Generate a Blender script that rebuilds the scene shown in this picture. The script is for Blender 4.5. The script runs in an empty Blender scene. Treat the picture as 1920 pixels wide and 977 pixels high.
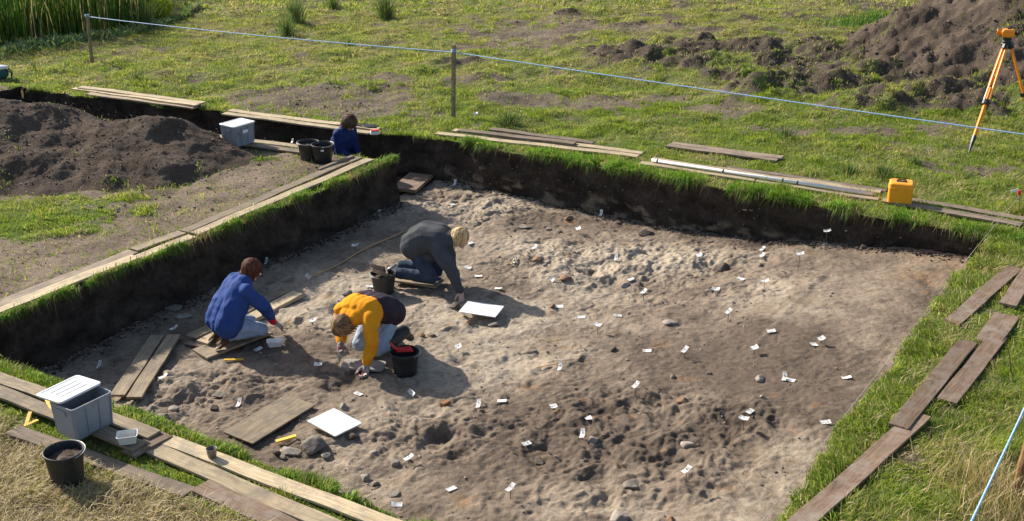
import bpy, bmesh, math, random
import numpy as np
from mathutils import Vector, Matrix
random.seed(7); RNG = np.random.default_rng(11)
S = bpy.context.scene; C = S.collection; D = bpy.data
# ------------------------------------------------------------------ camera, sky, sun, exposure
CAM_H = 5.0; FPX = 2185.0; PITCH = math.atan((488.5 + 385.0) / FPX)
cam = D.objects.new('camera', D.cameras.new('camera')); C.objects.link(cam)
cam.location = (0, 0, CAM_H); cam.rotation_euler = (math.pi / 2 - PITCH, 0, 0)
cam.data.sensor_width = 36.0; cam.data.lens = 36.0 * FPX / 1920.0; cam.data.clip_end = 2000
S.camera = cam
SUN_AZ = math.atan2(-.78, .63); SUN_EL = math.radians(32)
w = D.worlds.new('World'); S.world = w; w.use_nodes = True
nt = w.node_tree; bg = nt.nodes['Background']; sky = nt.nodes.new('ShaderNodeTexSky')
sky.sky_type = 'NISHITA'; sky.sun_disc = False; sky.sun_elevation = SUN_EL; sky.sun_rotation = SUN_AZ
sky.air_density = 1.0; sky.dust_density = 1.5
nt.links.new(sky.outputs[0], bg.inputs[0]); bg.inputs[1].default_value = .10
sun = D.objects.new('sun', D.lights.new('sun', 'SUN')); C.objects.link(sun)
sd = Vector((math.sin(SUN_AZ) * math.cos(SUN_EL), math.cos(SUN_AZ) * math.cos(SUN_EL), math.sin(SUN_EL)))
sun.rotation_euler = sd.to_track_quat('Z', 'Y').to_euler(); sun.location = (-8, 14, 12)
sun.data.energy = 4.7; sun.data.angle = math.radians(.9); sun.data.color = (1, .93, .82)
S.view_settings.view_transform = 'Standard'; S.view_settings.look = 'None'
S.view_settings.exposure = .80; S.view_settings.gamma = 1
S.cycles.max_bounces = 5; S.cycles.transparent_max_bounces = 6

# ------------------------------------------------------------------ helpers
def G(px, py, z=0.0):
    """the place in the world seen at a spot of the photograph, on the level z"""
    dx = (px - 960) / FPX; dy = -(py - 488.5) / FPX; c, s = math.cos(PITCH), math.sin(PITCH)
    d = (dx, c + dy * s, -s + dy * c); t = (z - CAM_H) / d[2]
    return Vector((d[0] * t, d[1] * t, z))
AX = Vector((math.sin(math.radians(32.3)), math.cos(math.radians(32.3)), 0))   # along the pit
BX = Vector((AX.y, -AX.x, 0))                                                # across the pit
def ab(x, y): return x * AX.x + y * AX.y, x * BX.x + y * BX.y
def xy(a, b): return a * AX.x + b * BX.x, a * AX.y + b * BX.y
A0, A1, B0, B1, TA, TB, DEPTH = 5.78, 14.3, -10.24, -2.23, 13.0, -19.0, .67
_perm = np.random.default_rng(5).integers(0, 256, 4096)
def _h(ix, iy, s): return _perm[(_perm[(ix + s * 37) & 4095] + iy) & 4095]
def perlin(x, y, s=0):
    x = np.asarray(x, float); y = np.asarray(y, float)
    x, y = x * .951 + y * .309 + 13.7 * s, -x * .309 + y * .951 + 7.1 * s
    ix = np.floor(x).astype(int); iy = np.floor(y).astype(int); fx = x - ix; fy = y - iy
    u = fx * fx * fx * (fx * (fx * 6 - 15) + 10); v = fy * fy * fy * (fy * (fy * 6 - 15) + 10)
    def g(i, j):
        a = _h(ix + i, iy + j, s) * (2 * np.pi / 256); return np.cos(a) * (fx - i) + np.sin(a) * (fy - j)
    return 1.5 * ((g(0, 0) * (1 - u) + g(1, 0) * u) * (1 - v) + (g(0, 1) * (1 - u) + g(1, 1) * u) * v)
def fbm(x, y, f=1., o=4, s=0, gain=.5):
    t = 0; a = 1.
    for k in range(o):
        t = t + a * perlin(np.asarray(x) * f, np.asarray(y) * f, s + k); f *= 2.03; a *= gain
    return t
def sstep(e0, e1, x):
    t = np.clip((x - e0) / (e1 - e0), 0, 1); return t * t * (3 - 2 * t)
def spot(x, y, px, py, rx, ry=None, z=0., rot=0.):
    """squared distance to a patch: centre named by a photo spot, radii in metres along/across the view"""
    p = G(px, py, z); ry = ry or rx; c, s = math.cos(rot), math.sin(rot)
    u = (x - p.x) * c + (y - p.y) * s; v = -(x - p.x) * s + (y - p.y) * c
    return (u / rx) ** 2 + (v / ry) ** 2
def blob(x, y, px, py, rx, ry=None, z=0., rot=0.): return np.exp(-spot(x, y, px, py, rx, ry, z, rot))
def tag(o, label=None, cat=None, group=None, kind=None):
    if label: o['label'] = label
    if cat: o['category'] = cat
    if group: o['group'] = group
    if kind: o['kind'] = kind
    return o
def empty(name, loc=(0, 0, 0), rz=0., label=None, cat=None, group=None):
    o = D.objects.new(name, None); C.objects.link(o); o.location = loc; o.rotation_euler = (0, 0, rz)
    o.empty_display_size = .05
    return tag(o, label, cat, group)
def npmesh(name, V, F, mat, parent=None, smooth=False, col=None):
    V = np.asarray(V, np.float32); me = D.meshes.new(name); n = len(V)
    me.vertices.add(n); me.vertices.foreach_set('co', V.ravel())
    loops = np.concatenate([np.asarray(f, np.int32).ravel() for f in F])
    tot = np.concatenate([np.full(len(f), np.asarray(f).shape[1], np.int32) for f in F])
    st = np.concatenate([[0], np.cumsum(tot)[:-1]]).astype(np.int32)
    me.loops.add(len(loops)); me.loops.foreach_set('vertex_index', loops)
    me.polygons.add(len(tot)); me.polygons.foreach_set('loop_start', st)
    me.polygons.foreach_set('use_smooth', np.full(len(tot), smooth, bool))
    if col is not None:
        at = me.attributes.new('col', 'FLOAT_COLOR', 'POINT')
        at.data.foreach_set('color', np.concatenate([col, np.ones((n, 1))], 1).astype(np.float32).ravel())
    me.update(calc_edges=True); me.materials.append(mat)
    o = D.objects.new(name, me); C.objects.link(o); o.parent = parent
    return o
def gridfaces(na, nb, keep=None):
    i = np.arange(na - 1)[:, None] * nb + np.arange(nb - 1)[None, :]
    q = np.stack([i, i + nb, i + nb + 1, i + 1], -1)
    return q[keep] if keep is not None else q.reshape(-1, 4)
def bmobj(name, bm, mat, parent=None, smooth=False, bevel=0.):
    me = D.meshes.new(name); bm.normal_update(); bm.to_mesh(me); bm.free(); me.materials.append(mat)
    if smooth: me.polygons.foreach_set('use_smooth', np.ones(len(me.polygons), bool))
    o = D.objects.new(name, me); C.objects.link(o); o.parent = parent
    if bevel:
        m = o.modifiers.new('bevel', 'BEVEL'); m.width = bevel; m.segments = 2; m.limit_method = 'ANGLE'
    return o
def box(bm, c, s, rot=None):
    m = Matrix.Translation(Vector(c)) @ (rot.to_4x4() if rot is not None else Matrix.Identity(4)) @ Matrix.Diagonal((s[0], s[1], s[2], 1))
    return bmesh.ops.create_cube(bm, size=1, matrix=m)['verts']
def tube(bm, pts, r, seg=8, cap=True):
    pts = [Vector(p) for p in pts]; rr = r if hasattr(r, '__len__') else [r] * len(pts); rings = []
    up = Vector((.13, .2, .97))
    for i, p in enumerate(pts):
        d = (pts[min(i + 1, len(pts) - 1)] - pts[max(i - 1, 0)]).normalized()
        if abs(d.dot(up)) > .95: up = Vector((1, .1, 0))
        u = d.cross(up).normalized(); v = d.cross(u)
        rings.append([bm.verts.new(p + (u * math.cos(k * 2 * math.pi / seg) + v * math.sin(k * 2 * math.pi / seg)) * rr[i]) for k in range(seg)])
    for a, b in zip(rings, rings[1:]):
        for k in range(seg): bm.faces.new((a[k], a[(k + 1) % seg], b[(k + 1) % seg], b[k]))
    if cap: bm.faces.new(rings[0][::-1]); bm.faces.new(rings[-1])
def lathe(bm, prof, seg=32, c=(0, 0, 0), sx=1., sy=1., cap=True):
    rings = []
    for r, z in prof:
        rings.append([bm.verts.new((c[0] + sx * r * math.cos(k * 2 * math.pi / seg), c[1] + sy * r * math.sin(k * 2 * math.pi / seg), c[2] + z)) for k in range(seg)])
    for a, b in zip(rings, rings[1:]):
        for k in range(seg): bm.faces.new((a[k], a[(k + 1) % seg], b[(k + 1) % seg], b[k]))
    if cap and prof[0][0] > 0: bm.faces.new(rings[0][::-1])
    if cap and prof[-1][0] > 0: bm.faces.new(rings[-1])
def rrect(w, d, r, n=4):
    P = []
    for cx, cy, a0 in ((w - r, d - r, 0), (-w + r, d - r, 90), (-w + r, -d + r, 180), (w - r, -d + r, 270)):
        for k in range(n + 1):
            a = math.radians(a0 + 90 * k / n); P.append((cx + r * math.cos(a), cy + r * math.sin(a)))
    return P
def rtub(bm, levels, r, closed_bottom=True, closed_top=False):
    """levels: (half width, half depth, z) – rounded rectangular shell"""
    rings = [[bm.verts.new((x, y, z)) for x, y in rrect(w, d, max(min(r, w * .98, d * .98), .0005))] for w, d, z in levels]
    for a, b in zip(rings, rings[1:]):
        n = len(a)
        for k in range(n): bm.faces.new((a[k], a[(k + 1) % n], b[(k + 1) % n], b[k]))
    if closed_bottom: bm.faces.new(rings[0][::-1])
    if closed_top: bm.faces.new(rings[-1])

# ------------------------------------------------------------------ materials
class NT:
    def __init__(s, m): s.m = m; s.t = m.node_tree
    def n(s, t, **k):
        x = s.t.nodes.new('ShaderNode' + t)
        for a, b in k.items():
            if a.startswith('i_'): x.inputs[a[2:].replace('_', ' ')].default_value = b
            else: setattr(x, a, b)
        return x
    def l(s, a, b): s.t.links.new(a, b)
def newmat(name, rough=.8, spec=.3):
    m = D.materials.new(name); m.use_nodes = True; N = NT(m); b = m.node_tree.nodes['Principled BSDF']
    b.inputs['Roughness'].default_value = rough; b.inputs['Specular IOR Level'].default_value = spec
    return m, N, b
def c4(c): return (c[0], c[1], c[2], 1)
def noisy(name, c1, c2, scale=8., rough=.8, spec=.3, bump=0., bscale=None, c3=None, c3at=.68, stretch=None, metal=0., detail=6):
    """colour noise between c1 and c2, optional third patchy colour, bump, all in object space"""
    m, N, b = newmat(name, rough, spec); tc = N.n('TexCoord'); src = tc.outputs['Object']
    if stretch:
        mp = N.n('Mapping'); mp.inputs['Scale'].default_value = stretch; N.l(src, mp.inputs[0]); src = mp.outputs[0]
    oi = N.n('ObjectInfo'); add = N.n('VectorMath', operation='ADD'); sc = N.n('Math', operation='MULTIPLY'); sc.inputs[1].default_value = 37.
    N.l(oi.outputs['Random'], sc.inputs[0]); N.l(src, add.inputs[0]); N.l(sc.outputs[0], add.inputs[1]); src = add.outputs[0]
    no = N.n('TexNoise', i_Scale=scale, i_Detail=detail, i_Roughness=.65); N.l(src, no.inputs['Vector'])
    r = N.n('ValToRGB'); r.color_ramp.elements[0].position = .32; r.color_ramp.elements[1].position = .68
    r.color_ramp.elements[0].color = c4(c1); r.color_ramp.elements[1].color = c4(c2); N.l(no.outputs[0], r.inputs[0]); out = r.outputs[0]
    if c3:
        n2 = N.n('TexNoise', i_Scale=scale * .45, i_Detail=5., i_Roughness=.7); N.l(src, n2.inputs['Vector'])
        r2 = N.n('ValToRGB'); r2.color_ramp.elements[0].position = c3at - .06; r2.color_ramp.elements[1].position = c3at + .06; N.l(n2.outputs[0], r2.inputs[0])
        mx = N.n('MixRGB'); N.l(r2.outputs[0], mx.inputs[0]); N.l(out, mx.inputs[1]); mx.inputs[2].default_value = c4(c3); out = mx.outputs[0]
    N.l(out, b.inputs['Base Color']); b.inputs['Metallic'].default_value = metal
    if bump:
        n3 = N.n('TexNoise', i_Scale=bscale or scale * 3, i_Detail=8., i_Roughness=.7); N.l(src, n3.inputs['Vector'])
        bp = N.n('Bump'); bp.inputs['Strength'].default_value = 1.; bp.inputs['Distance'].default_value = bump
        N.l(n3.outputs[0], bp.inputs['Height']); N.l(bp.outputs[0], b.inputs['Normal'])
    return m
def attrmat(name, rough=.9, bump=.01, bscale=40., var=.35, vscale=25., spec=.15, vscale2=130.):
    """base colour from the mesh's own colour layer, broken up by fine noise"""
    m, N, b = newmat(name, rough, spec); at = N.n('Attribute', attribute_name='col'); tc = N.n('TexCoord')
    a = N.n('TexNoise', i_Scale=vscale, i_Detail=6., i_Roughness=.7); N.l(tc.outputs['Object'], a.inputs['Vector'])
    a2 = N.n('TexNoise', i_Scale=vscale2, i_Detail=3., i_Roughness=.7); N.l(tc.outputs['Object'], a2.inputs['Vector'])
    ad = N.n('Math', operation='ADD'); N.l(a.outputs[0], ad.inputs[0]); N.l(a2.outputs[0], ad.inputs[1])
    mr = N.n('MapRange'); mr.inputs['From Min'].default_value = .7; mr.inputs['From Max'].default_value = 1.3
    mr.inputs['To Min'].default_value = 1 - var; mr.inputs['To Max'].default_value = 1 + var; N.l(ad.outputs[0], mr.inputs['Value'])
    mu = N.n('VectorMath', operation='SCALE'); N.l(at.outputs['Color'], mu.inputs[0]); N.l(mr.outputs[0], mu.inputs['Scale'])
    N.l(mu.outputs[0], b.inputs['Base Color'])
    n3 = N.n('TexNoise', i_Scale=bscale, i_Detail=9., i_Roughness=.72); N.l(tc.outputs['Object'], n3.inputs['Vector'])
    bp = N.n('Bump'); bp.inputs['Strength'].default_value = 1.; bp.inputs['Distance'].default_value = bump
    N.l(n3.outputs[0], bp.inputs['Height']); N.l(bp.outputs[0], b.inputs['Normal'])
    return m
def leafmat(name, trans=.4):
    m, N, b = newmat(name, .6, .25); at = N.n('Attribute', attribute_name='col'); N.l(at.outputs['Color'], b.inputs['Base Color'])
    tr = N.n('BsdfTranslucent'); br = N.n('Mix', data_type='RGBA', blend_type='MULTIPLY'); br.inputs[0].default_value = 1.
    N.l(at.outputs['Color'], br.inputs[6]); br.inputs[7].default_value = (1.1, 1.25, .7, 1); N.l(br.outputs[2], tr.inputs['Color'])
    mx = N.n('MixShader'); mx.inputs[0].default_value = trans; N.l(b.outputs[0], mx.inputs[1]); N.l(tr.outputs[0], mx.inputs[2])
    N.l(mx.outputs[0], N.t.nodes['Material Output'].inputs[0]); return m
M = dict(
    soil=attrmat('ground_soil', .95, .022, 34., .5, 16., .12, 110.),
    floor=attrmat('pit_floor_soil', .93, .015, 40., .48, 16., .15, 150.),
    wall=attrmat('cut_soil', .97, .022, 26., .6, 16., .12, 90.),
    heap=attrmat('heap_soil', .97, .035, 32., .5, 26., .12, 140.),
    grass=leafmat('grass_blades', .42), straw=leafmat('straw_blades', .25), reed=leafmat('reed_blades', .35),
    stone=noisy('stone', (.14, .12, .095), (.26, .225, .18), 14., .85, .25, .01),
    stone_red=noisy('red_stone', (.20, .115, .07), (.30, .18, .11), 12., .9, .2, .01),
    stone_dark=noisy('dark_stone', (.075, .06, .046), (.15, .12, .095), 14., .9, .2, .012),
    stone_pale=noisy('pale_stone', (.23, .195, .155), (.37, .32, .265), 14., .85, .2, .008),
    rope=noisy('blue_rope', (.10, .32, .70), (.55, .70, .85), 60., .5),
    string=noisy('string', (.42, .38, .33), (.5, .46, .4), 60., .8),
    orange=noisy('orange_paint', (.95, .27, .012), (1.0, .33, .02), 6., .38, .5),
    case=noisy('orange_plastic', (.92, .33, .012), (1.0, .40, .02), 5., .42, .5, .0015, 120.),
    black=noisy('black_plastic', (.012, .012, .013), (.03, .03, .03), 12., .45, .5),
    bucket=noisy('bucket_rubber', (.016, .017, .018), (.034, .034, .035), 7., .55, .4, .001, 40., (.085, .07, .055), .62),
    grey_plastic=noisy('grey_plastic', (.21, .235, .27), (.26, .285, .32), 6., .5, .4, .0008, 60., (.13, .12, .11), .64),
    lid=noisy('pale_lid', (.62, .63, .64), (.75, .75, .75), 5., .4, .4, 0., None, (.4, .4, .4), .76),
    white=noisy('white_plastic', (.72, .72, .70), (.80, .80, .78), 6., .45, .4),
    tub=noisy('milky_tub', (.55, .55, .52), (.66, .66, .63), 6., .4, .4),
    panel=noisy('white_board', (.76, .76, .75), (.86, .86, .86), 5., .5, .3, 0., None, (.55, .52, .47), .64),
    tagw=noisy('tag_card', (.72, .72, .71), (.84, .84, .82), 90., .6, .2, 0., None, (.40, .40, .41), .68),
    pin=noisy('pin_wire', (.10, .08, .065), (.2, .17, .14), 50., .6, .4, 0., None, None, .7, None, .3),
    metal=noisy('worn_metal', (.30, .29, .27), (.48, .47, .45), 20., .4, .5, 0., None, (.16, .12, .09), .62, None, .6),
    red=noisy('red_plastic', (.62, .02, .02), (.75, .03, .03), 10., .35, .5),
    yellow=noisy('yellow_paint', (.70, .42, .04), (.82, .52, .06), 20., .5, .4),
    cane=noisy('bamboo_cane', (.42, .27, .11), (.55, .37, .17), 30., .6, .3),
    bagteal=noisy('bag_cloth', (.02, .07, .07), (.035, .11, .10), 10., .8),
    darkcloth=noisy('dark_cloth', (.02, .022, .025), (.05, .05, .05), 20., .9, .2, .004, 60.),
    mat=noisy('kneeling_foam', (.10, .13, .15), (.17, .20, .22), 20., .8, .2, .002, 80.),
)
def wood(name, c1, c2, dark, stain=None, rough=.8):
    m, N, b = newmat(name, rough, .25); tc = N.n('TexCoord'); oi = N.n('ObjectInfo')
    sc = N.n('Math', operation='MULTIPLY'); sc.inputs[1].default_value = 53.; N.l(oi.outputs['Random'], sc.inputs[0])
    ad = N.n('VectorMath', operation='ADD'); N.l(tc.outputs['Object'], ad.inputs[0]); N.l(sc.outputs[0], ad.inputs[1])
    mp = N.n('Mapping'); mp.inputs['Scale'].default_value = (1.2, 16, 16); N.l(ad.outputs[0], mp.inputs[0])
    n1 = N.n('TexNoise', i_Scale=3., i_Detail=8., i_Roughness=.65, i_Distortion=.6); N.l(mp.outputs[0], n1.inputs['Vector'])
    r1 = N.n('ValToRGB'); e = r1.color_ramp.elements; e[0].position = .28; e[1].position = .66; e[0].color = c4(dark); e[1].color = c4(c2)
    k = e.new(.46); k.color = c4(c1); N.l(n1.outputs[0], r1.inputs[0])
    n2 = N.n('TexNoise', i_Scale=5., i_Detail=6., i_Roughness=.75); N.l(ad.outputs[0], n2.inputs['Vector'])
    r2 = N.n('ValToRGB'); r2.color_ramp.elements[0].position = .46; r2.color_ramp.elements[1].position = .66; N.l(n2.outputs[0], r2.inputs[0])
    mx = N.n('MixRGB'); N.l(r2.outputs[0], mx.inputs[0]); N.l(r1.outputs[0], mx.inputs[1]); mx.inputs[2].default_value = c4(stain or dark)
    vo = N.n('Math', operation='MULTIPLY'); vo.inputs[1].default_value = .5; N.l(oi.outputs['Random'], vo.inputs[0])
    va = N.n('Math', operation='ADD'); va.inputs[1].default_value = .75; N.l(vo.outputs[0], va.inputs[0])
    sv = N.n('VectorMath', operation='SCALE'); N.l(mx.outputs[0], sv.inputs[0]); N.l(va.outputs[0], sv.inputs['Scale'])
    N.l(sv.outputs[0], b.inputs['Base Color'])
    bp = N.n('Bump'); bp.inputs['Strength'].default_value = .8; bp.inputs['Distance'].default_value = .003
    N.l(n1.outputs[0], bp.inputs['Height']); N.l(bp.outputs[0], b.inputs['Normal']); return m
WOOD = dict(pale=wood('pale_pine', (.40, .31, .19), (.56, .45, .29), (.24, .17, .10), (.27, .22, .155)),
            tan=wood('tan_board', (.26, .20, .13), (.38, .30, .20), (.14, .10, .065), (.17, .14, .105)),
            grey=wood('grey_weathered_board', (.225, .17, .122), (.32, .25, .185), (.11, .082, .06), (.15, .115, .085)),
            dark=wood('dark_board', (.150, .098, .064), (.22, .152, .102), (.062, .042, .028), (.23, .185, .15)),
            post=wood('post_wood', (.23, .18, .10), (.33, .27, .16), (.13, .10, .06)))

# ------------------------------------------------------------------ the lie of the land
GREEN = np.array([.115, .20, .026]); YG = np.array([.35, .35, .062]); STRAW = np.array([.50, .385, .215])
LUSH = np.array([.11, .205, .030]); SOILC = np.array([.150, .115, .088]); DARKS = np.array([.075, .058, .046])
BUMPS = [(1170, 112, .9, .26), (1130, 104, .6, .18), (1245, 120, 1.0, .30), (1300, 95, 1.0, .26), (1330, 128, .8, .28), (1415, 100, .9, .26), (1390, 150, .8, .30),
         (1455, 132, .9, .30), (1440, 172, .8, .32), (1500, 160, .7, .3), (1530, 105, 1.0, .3), (1600, 110, 1., .3), (1570, 165, .8, .34), (1640, 150, .9, .32),
         (1640, 200, .7, .32), (1700, 190, .9, .34), (1770, 190, .9, .4), (1830, 205, .8, .3), (1900, 205, .9, .36), (1960, 210, 1, .3), (830, 124, .5, .16), (790, 132, .5, .12),
         (880, 120, .5, .12), (730, 145, .5, .08), (900, 150, .45, .07), (1060, 30, .6, .12), (1655, 48, .8, .12), (960, 205, .3, .06), (905, 232, .35, .08), (940, 232, .3, .08)]
def ground_h(x, y, fine=True):
    x = np.asarray(x, float); y = np.asarray(y, float); h = np.zeros_like(x + y); a, b = ab(x, y)
    far = sstep(15.5, 21, y - .1 * np.abs(x))
    mm = np.zeros_like(h)
    for px, py, r, k in BUMPS:
        p = G(px, py); q = (x - p.x) ** 2 / (r * r) + (y - p.y) ** 2 / (r * r * .6); mm = np.maximum(mm, np.where(q < 9, .82 * k * np.exp(-q * 1.1), 0))
    h = h + mm * (1 + .5 * fbm(x, y, 1.7, 3, 3)) + (mm > .03) * sstep(.03, .12, mm) * (.06 * fbm(x, y, 3.4, 4, 8) + .03 * (1 - 2 * np.abs(fbm(x, y, 5., 3, 9))))
    h = h + far * (.06 * fbm(x, y, .35, 3, 11) + .045 * fbm(x, y, 1.3, 3, 13)) + sstep(14, 40, y) * .25 * fbm(x, y, .07, 2, 2)
    d = np.maximum(np.maximum(A0 - a, a - A1), np.maximum(B0 - b, b - B1)); off = sstep(.0, .8, d)   # level near the cut
    h = h * off
    if fine: h = h + (.010 + .022 * off) * fbm(x, y, 2.2, 4, 21)
    return h
def soil_mask(x, y):
    """0 turf .. 1 bare earth"""
    a, b = ab(x, y); n = fbm(x, y, .9, 5, 31); n2 = fbm(x, y, 3.5, 3, 37)
    s = np.zeros_like(a) - .55
    # trampled yard left of the pit
    yard = sstep(-10.45, -10.75, b) * sstep(12.95, 12.6, a) * sstep(1.0, 3.5, a) * sstep(-22, -17, b)
    s = s + 1.65 * yard
    for px, py, rx, ry, k in [(75, 405, 1.1, .45, 1.6), (210, 372, .9, .32, 1.5), (20, 445, .7, .3, 1.4), (130, 430, .7, .2, 1.1), (0, 380, .5, .3, 1.), (560, 395, .0001, .1, 0), (300, 355, .6, .15, .8), (480, 300, .5, .12, .9),
                              (150, 508, .8, .1, .8), (230, 480, 1., .10, .7)]:
        if k: s = s - k * blob(x, y, px, py, rx, ry)
    for px, py, rx, ry, k in [(620, 185, 1.5, .9, 1.2), (520, 168, 1., .6, .8), (560, 205, 1.2, .5, .8), (705, 215, 1., .5, .9), (640, 150, 1., .5, .5), (440, 175, 1, .4, .7),
                              (960, 185, 1.1, .35, 1.2), (1050, 187, 1.1, .3, 1.1), (1150, 195, 1.2, .35, 1.2), (1250, 185, .9, .4, 1.), (1330, 205, .8, .3, 1.1), (1040, 226, .9, .25, .9),
                              (1390, 215, .6, .3, 1.2), (870, 150, 1.4, .6, .7), (950, 80, 2., 1.8, .7), (1030, 60, 1.6, 1.8, .7), (1100, 35, 1.6, 1.5, .55), (880, 45, 1., 1.0, .6), (1500, 245, .8, .3, .7),
                              (1660, 250, .6, .3, .6), (1825, 280, .6, .25, 1.1), (1890, 315, .7, .35, 1.3), (1750, 240, .7, .3, .9), (700, 250, .6, .25, .7), (790, 268, .5, .2, .8), (560, 185, 2., .6, .4),
                              (1290, 60, 1.2, .8, .6), (1180, 60, 1.2, .6, .6), (740, 150, 1., .4, .6), (1080, 130, 1., .6, .6), (1550, 248, .6, .2, .6)]:
        s = s + k * .80 * blob(x, y, px, py, rx, ry)
    m = ground_h(x, y, False); s = s + .90 * sstep(.05, .16, m) * sstep(17.5, 19, y)
    s = s + n * .75 + n2 * .50 + .25 * fbm(x, y, 9, 2, 39)
    rim = (np.abs(b - B0) < .45) | (np.abs(b - B1) < .5) | (np.abs(a - A1) < .8) | (np.abs(a - A0) < .5)
    rim = rim & (a > A0 - .5) & (a < A1 + .8) & (b > B0 - .45) & (b < B1 + .5)
    s = np.where(rim, s - .5, s)
    return sstep(-.12, .28, s)
def dry_mask(x, y):
    a, b = ab(x, y); n = fbm(x, y, 1.1, 4, 61)
    d = .24 + .35 * n + .34 * sstep(17, 25, y)
    d = d + 1.0 * sstep(A0 - .62, A0 - .95, a) * sstep(-2.6, -4.5, b)          # mown straw in the near corner
    d = d + .35 * sstep(-.8, .6, b) * sstep(11, 8, y) + .3 * blob(x, y, 1870, 940, .5, .7) - .25 * blob(x, y, 1840, 400, 1, 1)
    d = d - .5 * blob(x, y, 1655, 48, 1.3, .7) - .35 * blob(x, y, 1080, 170, 1.2, .3) - .3 * blob(x, y, 1230, 205, 1.5, .4)
    return np.clip(d, 0, 1)
def warp(a, b):
    """uneven cut edges; the side trench swings back from the line of the pit"""
    x, y = xy(a, b); e = .5 + .5 * sstep(-1, .2, b - B0)
    s = -np.interp(b, [-21, -18.6, -14.2, -12.6, -11.8, -10.35, -10.2], [1.35, 1.25, .60, .50, .40, .03, 0.])
    da = s + .05 * e * fbm(x, y, 1.3, 4, 41) + (.16 * sstep(B0 - 1.5, B0 - 3, b) * sstep(12.5, 13.4, a) * fbm(x, y, .9, 2, 47)); db = .05 * e * fbm(x, y, 1.3, 4, 45)
    db = db + .13 * sstep(12.3, 14.3, a) * sstep(-3.2, -2.2, b)
    d = np.maximum(np.maximum(A0 - a, a - A1), np.maximum(TB - b, b - B1)); fall = sstep(3., .3, d)
    return a + np.where(a > 0, da * fall, 0), b + db * fall
def lines(segs, keys):
    out = []
    for a, b, st in segs: out.append(np.linspace(a, b, max(int(round((b - a) / st)), 1) + 1))
    v = np.unique(np.round(np.concatenate(out), 4)); v = v[[True] + list(np.diff(v) > 1e-3)]
    for k in keys: v[np.argmin(np.abs(v - k))] = k
    return v
la = lines([(-400, -60, 60), (-60, -4, 6), (-4, 2, .4), (2, 17.5, .045), (17.5, 28, .075), (28, 44, .25), (44, 80, 3), (80, 400, 60)], [A0, A1, TA])
lb = lines([(-400, -60, 60), (-60, -30, 2.), (-30, -19, .12), (-19, 4.5, .045), (4.5, 12, .15), (12, 40, 2), (40, 400, 60)], [TB, B0, B1])
GA, GB = np.meshgrid(la, lb, indexing='ij'); WA, WB = warp(GA, GB); X, Y = xy(WA, WB)
Z = ground_h(X, Y); sm = soil_mask(X, Y); dm = dry_mask(X, Y)
ca = (la[:-1] + la[1:]) / 2; cb = (lb[:-1] + lb[1:]) / 2; CA, CB = np.meshgrid(ca, cb, indexing='ij')
hole = ((CA > A0) & (CA < A1) & (CB > B0) & (CB < B1)) | ((CA > TA) & (CA < A1) & (CB > TB) & (CB <= B0))
vn = fbm(X, Y, .8, 4, 71)
turf = (GREEN * .7)[None, None] * (1 - dm[..., None]) + (STRAW * .40)[None, None] * dm[..., None]
yardc = sstep(-10.2, -10.8, WB) * sstep(13.2, 12.5, WA)
soilc = SOILC * (1 + .25 * vn[..., None]) * (1 + .26 * yardc[..., None] * np.array([1, .88, .74]))
mnd = sstep(.05, .15, ground_h(X, Y, False)) * sstep(17.5, 19, Y); soilc = soilc * (1 - .48 * mnd[..., None]) 
col = turf * (1 - sm[..., None]) + soilc * sm[..., None]
ground = npmesh('ground', np.stack([X, Y, Z], -1).reshape(-1, 3), [gridfaces(len(la), len(lb), ~hole)], M['soil'], smooth=True, col=col.reshape(-1, 3))
tag(ground, kind='structure')

# ------------------------------------------------------------------ the pit floor
LUMPS = [(870, 378, 1.1, .8, 1.), (930, 400, .8, .4, .7), (1110, 470, 1.3, .6, 1.), (1250, 490, 1.3, .6, .9), (1180, 510, 1.5, .7, .6), (1400, 560, 1.2, .4, .6), (640, 530, 1.2, .7, .35),
         (820, 590, 1.0, .5, .5), (1160, 780, .8, .6, .9), (1230, 800, .8, .5, 1.), (1140, 860, .9, .5, 1.1), (1240, 860, .9, .5, 1.1), (1390, 810, .7, .4, .9), (850, 790, .8, .5, .8), (780, 820, .7, .4, .7),
         (360, 720, 1.0, .5, .8), (300, 780, .7, .4, 1.), (440, 715, .8, .4, .6), (580, 690, .6, .3, .5), (690, 840, .7, .3, .7), (1050, 700, .9, .6, .3), (1580, 700, .6, .6, .4), (1060, 960, .8, .3, .8), (1300, 940, .8, .4, .6), (560, 610, .8, .4, .5)]
PITS = [(830, 815, .16, .1, .09), (722, 845, .14, .08, .07), (820, 833, .07, .05, .05), (1120, 775, .16, .1, .07), (1180, 765, .12, .1, .07), (1220, 765, .1, .12, .06), (650, 712, .2, .1, .06), (630, 722, .12, .07, .05), (860, 665, .12, .1, .06),
        (1385, 812, .25, .1, .07), (1360, 835, .15, .1, .05), (1290, 890, .15, .1, .05), (1110, 905, .18, .1, .06), (1100, 820, .1, .07, .04), (330, 745, .2, .1, .06), (240, 690, .2, .1, .04), (1215, 850, .2, .1, .06),
        (640, 690, .25, .12, .05), (500, 690, .2, .1, .03), (380, 700, .14, .08, .04), (1325, 505, .2, .12, .06), (1130, 520, .2, .1, .05), (1100, 500, .15, .1, .04), (1060, 350, .001, .1, 0), (1740, 575, .1, .2, .05), (780, 765, .15, .1, .04)]
def seam(x, y):
    p, q = G(1560, 505, -.5), G(1395, 690, -.6); d = (q - p); L = d.length; d = d / L; u = (x - p.x) * d.x + (y - p.y) * d.y; v = -(x - p.x) * d.y + (y - p.y) * d.x + .02 * fbm(u, 0 * u, 1.5, 2, 3)
    return np.where((u > 0) & (u < L), v, 9)
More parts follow.
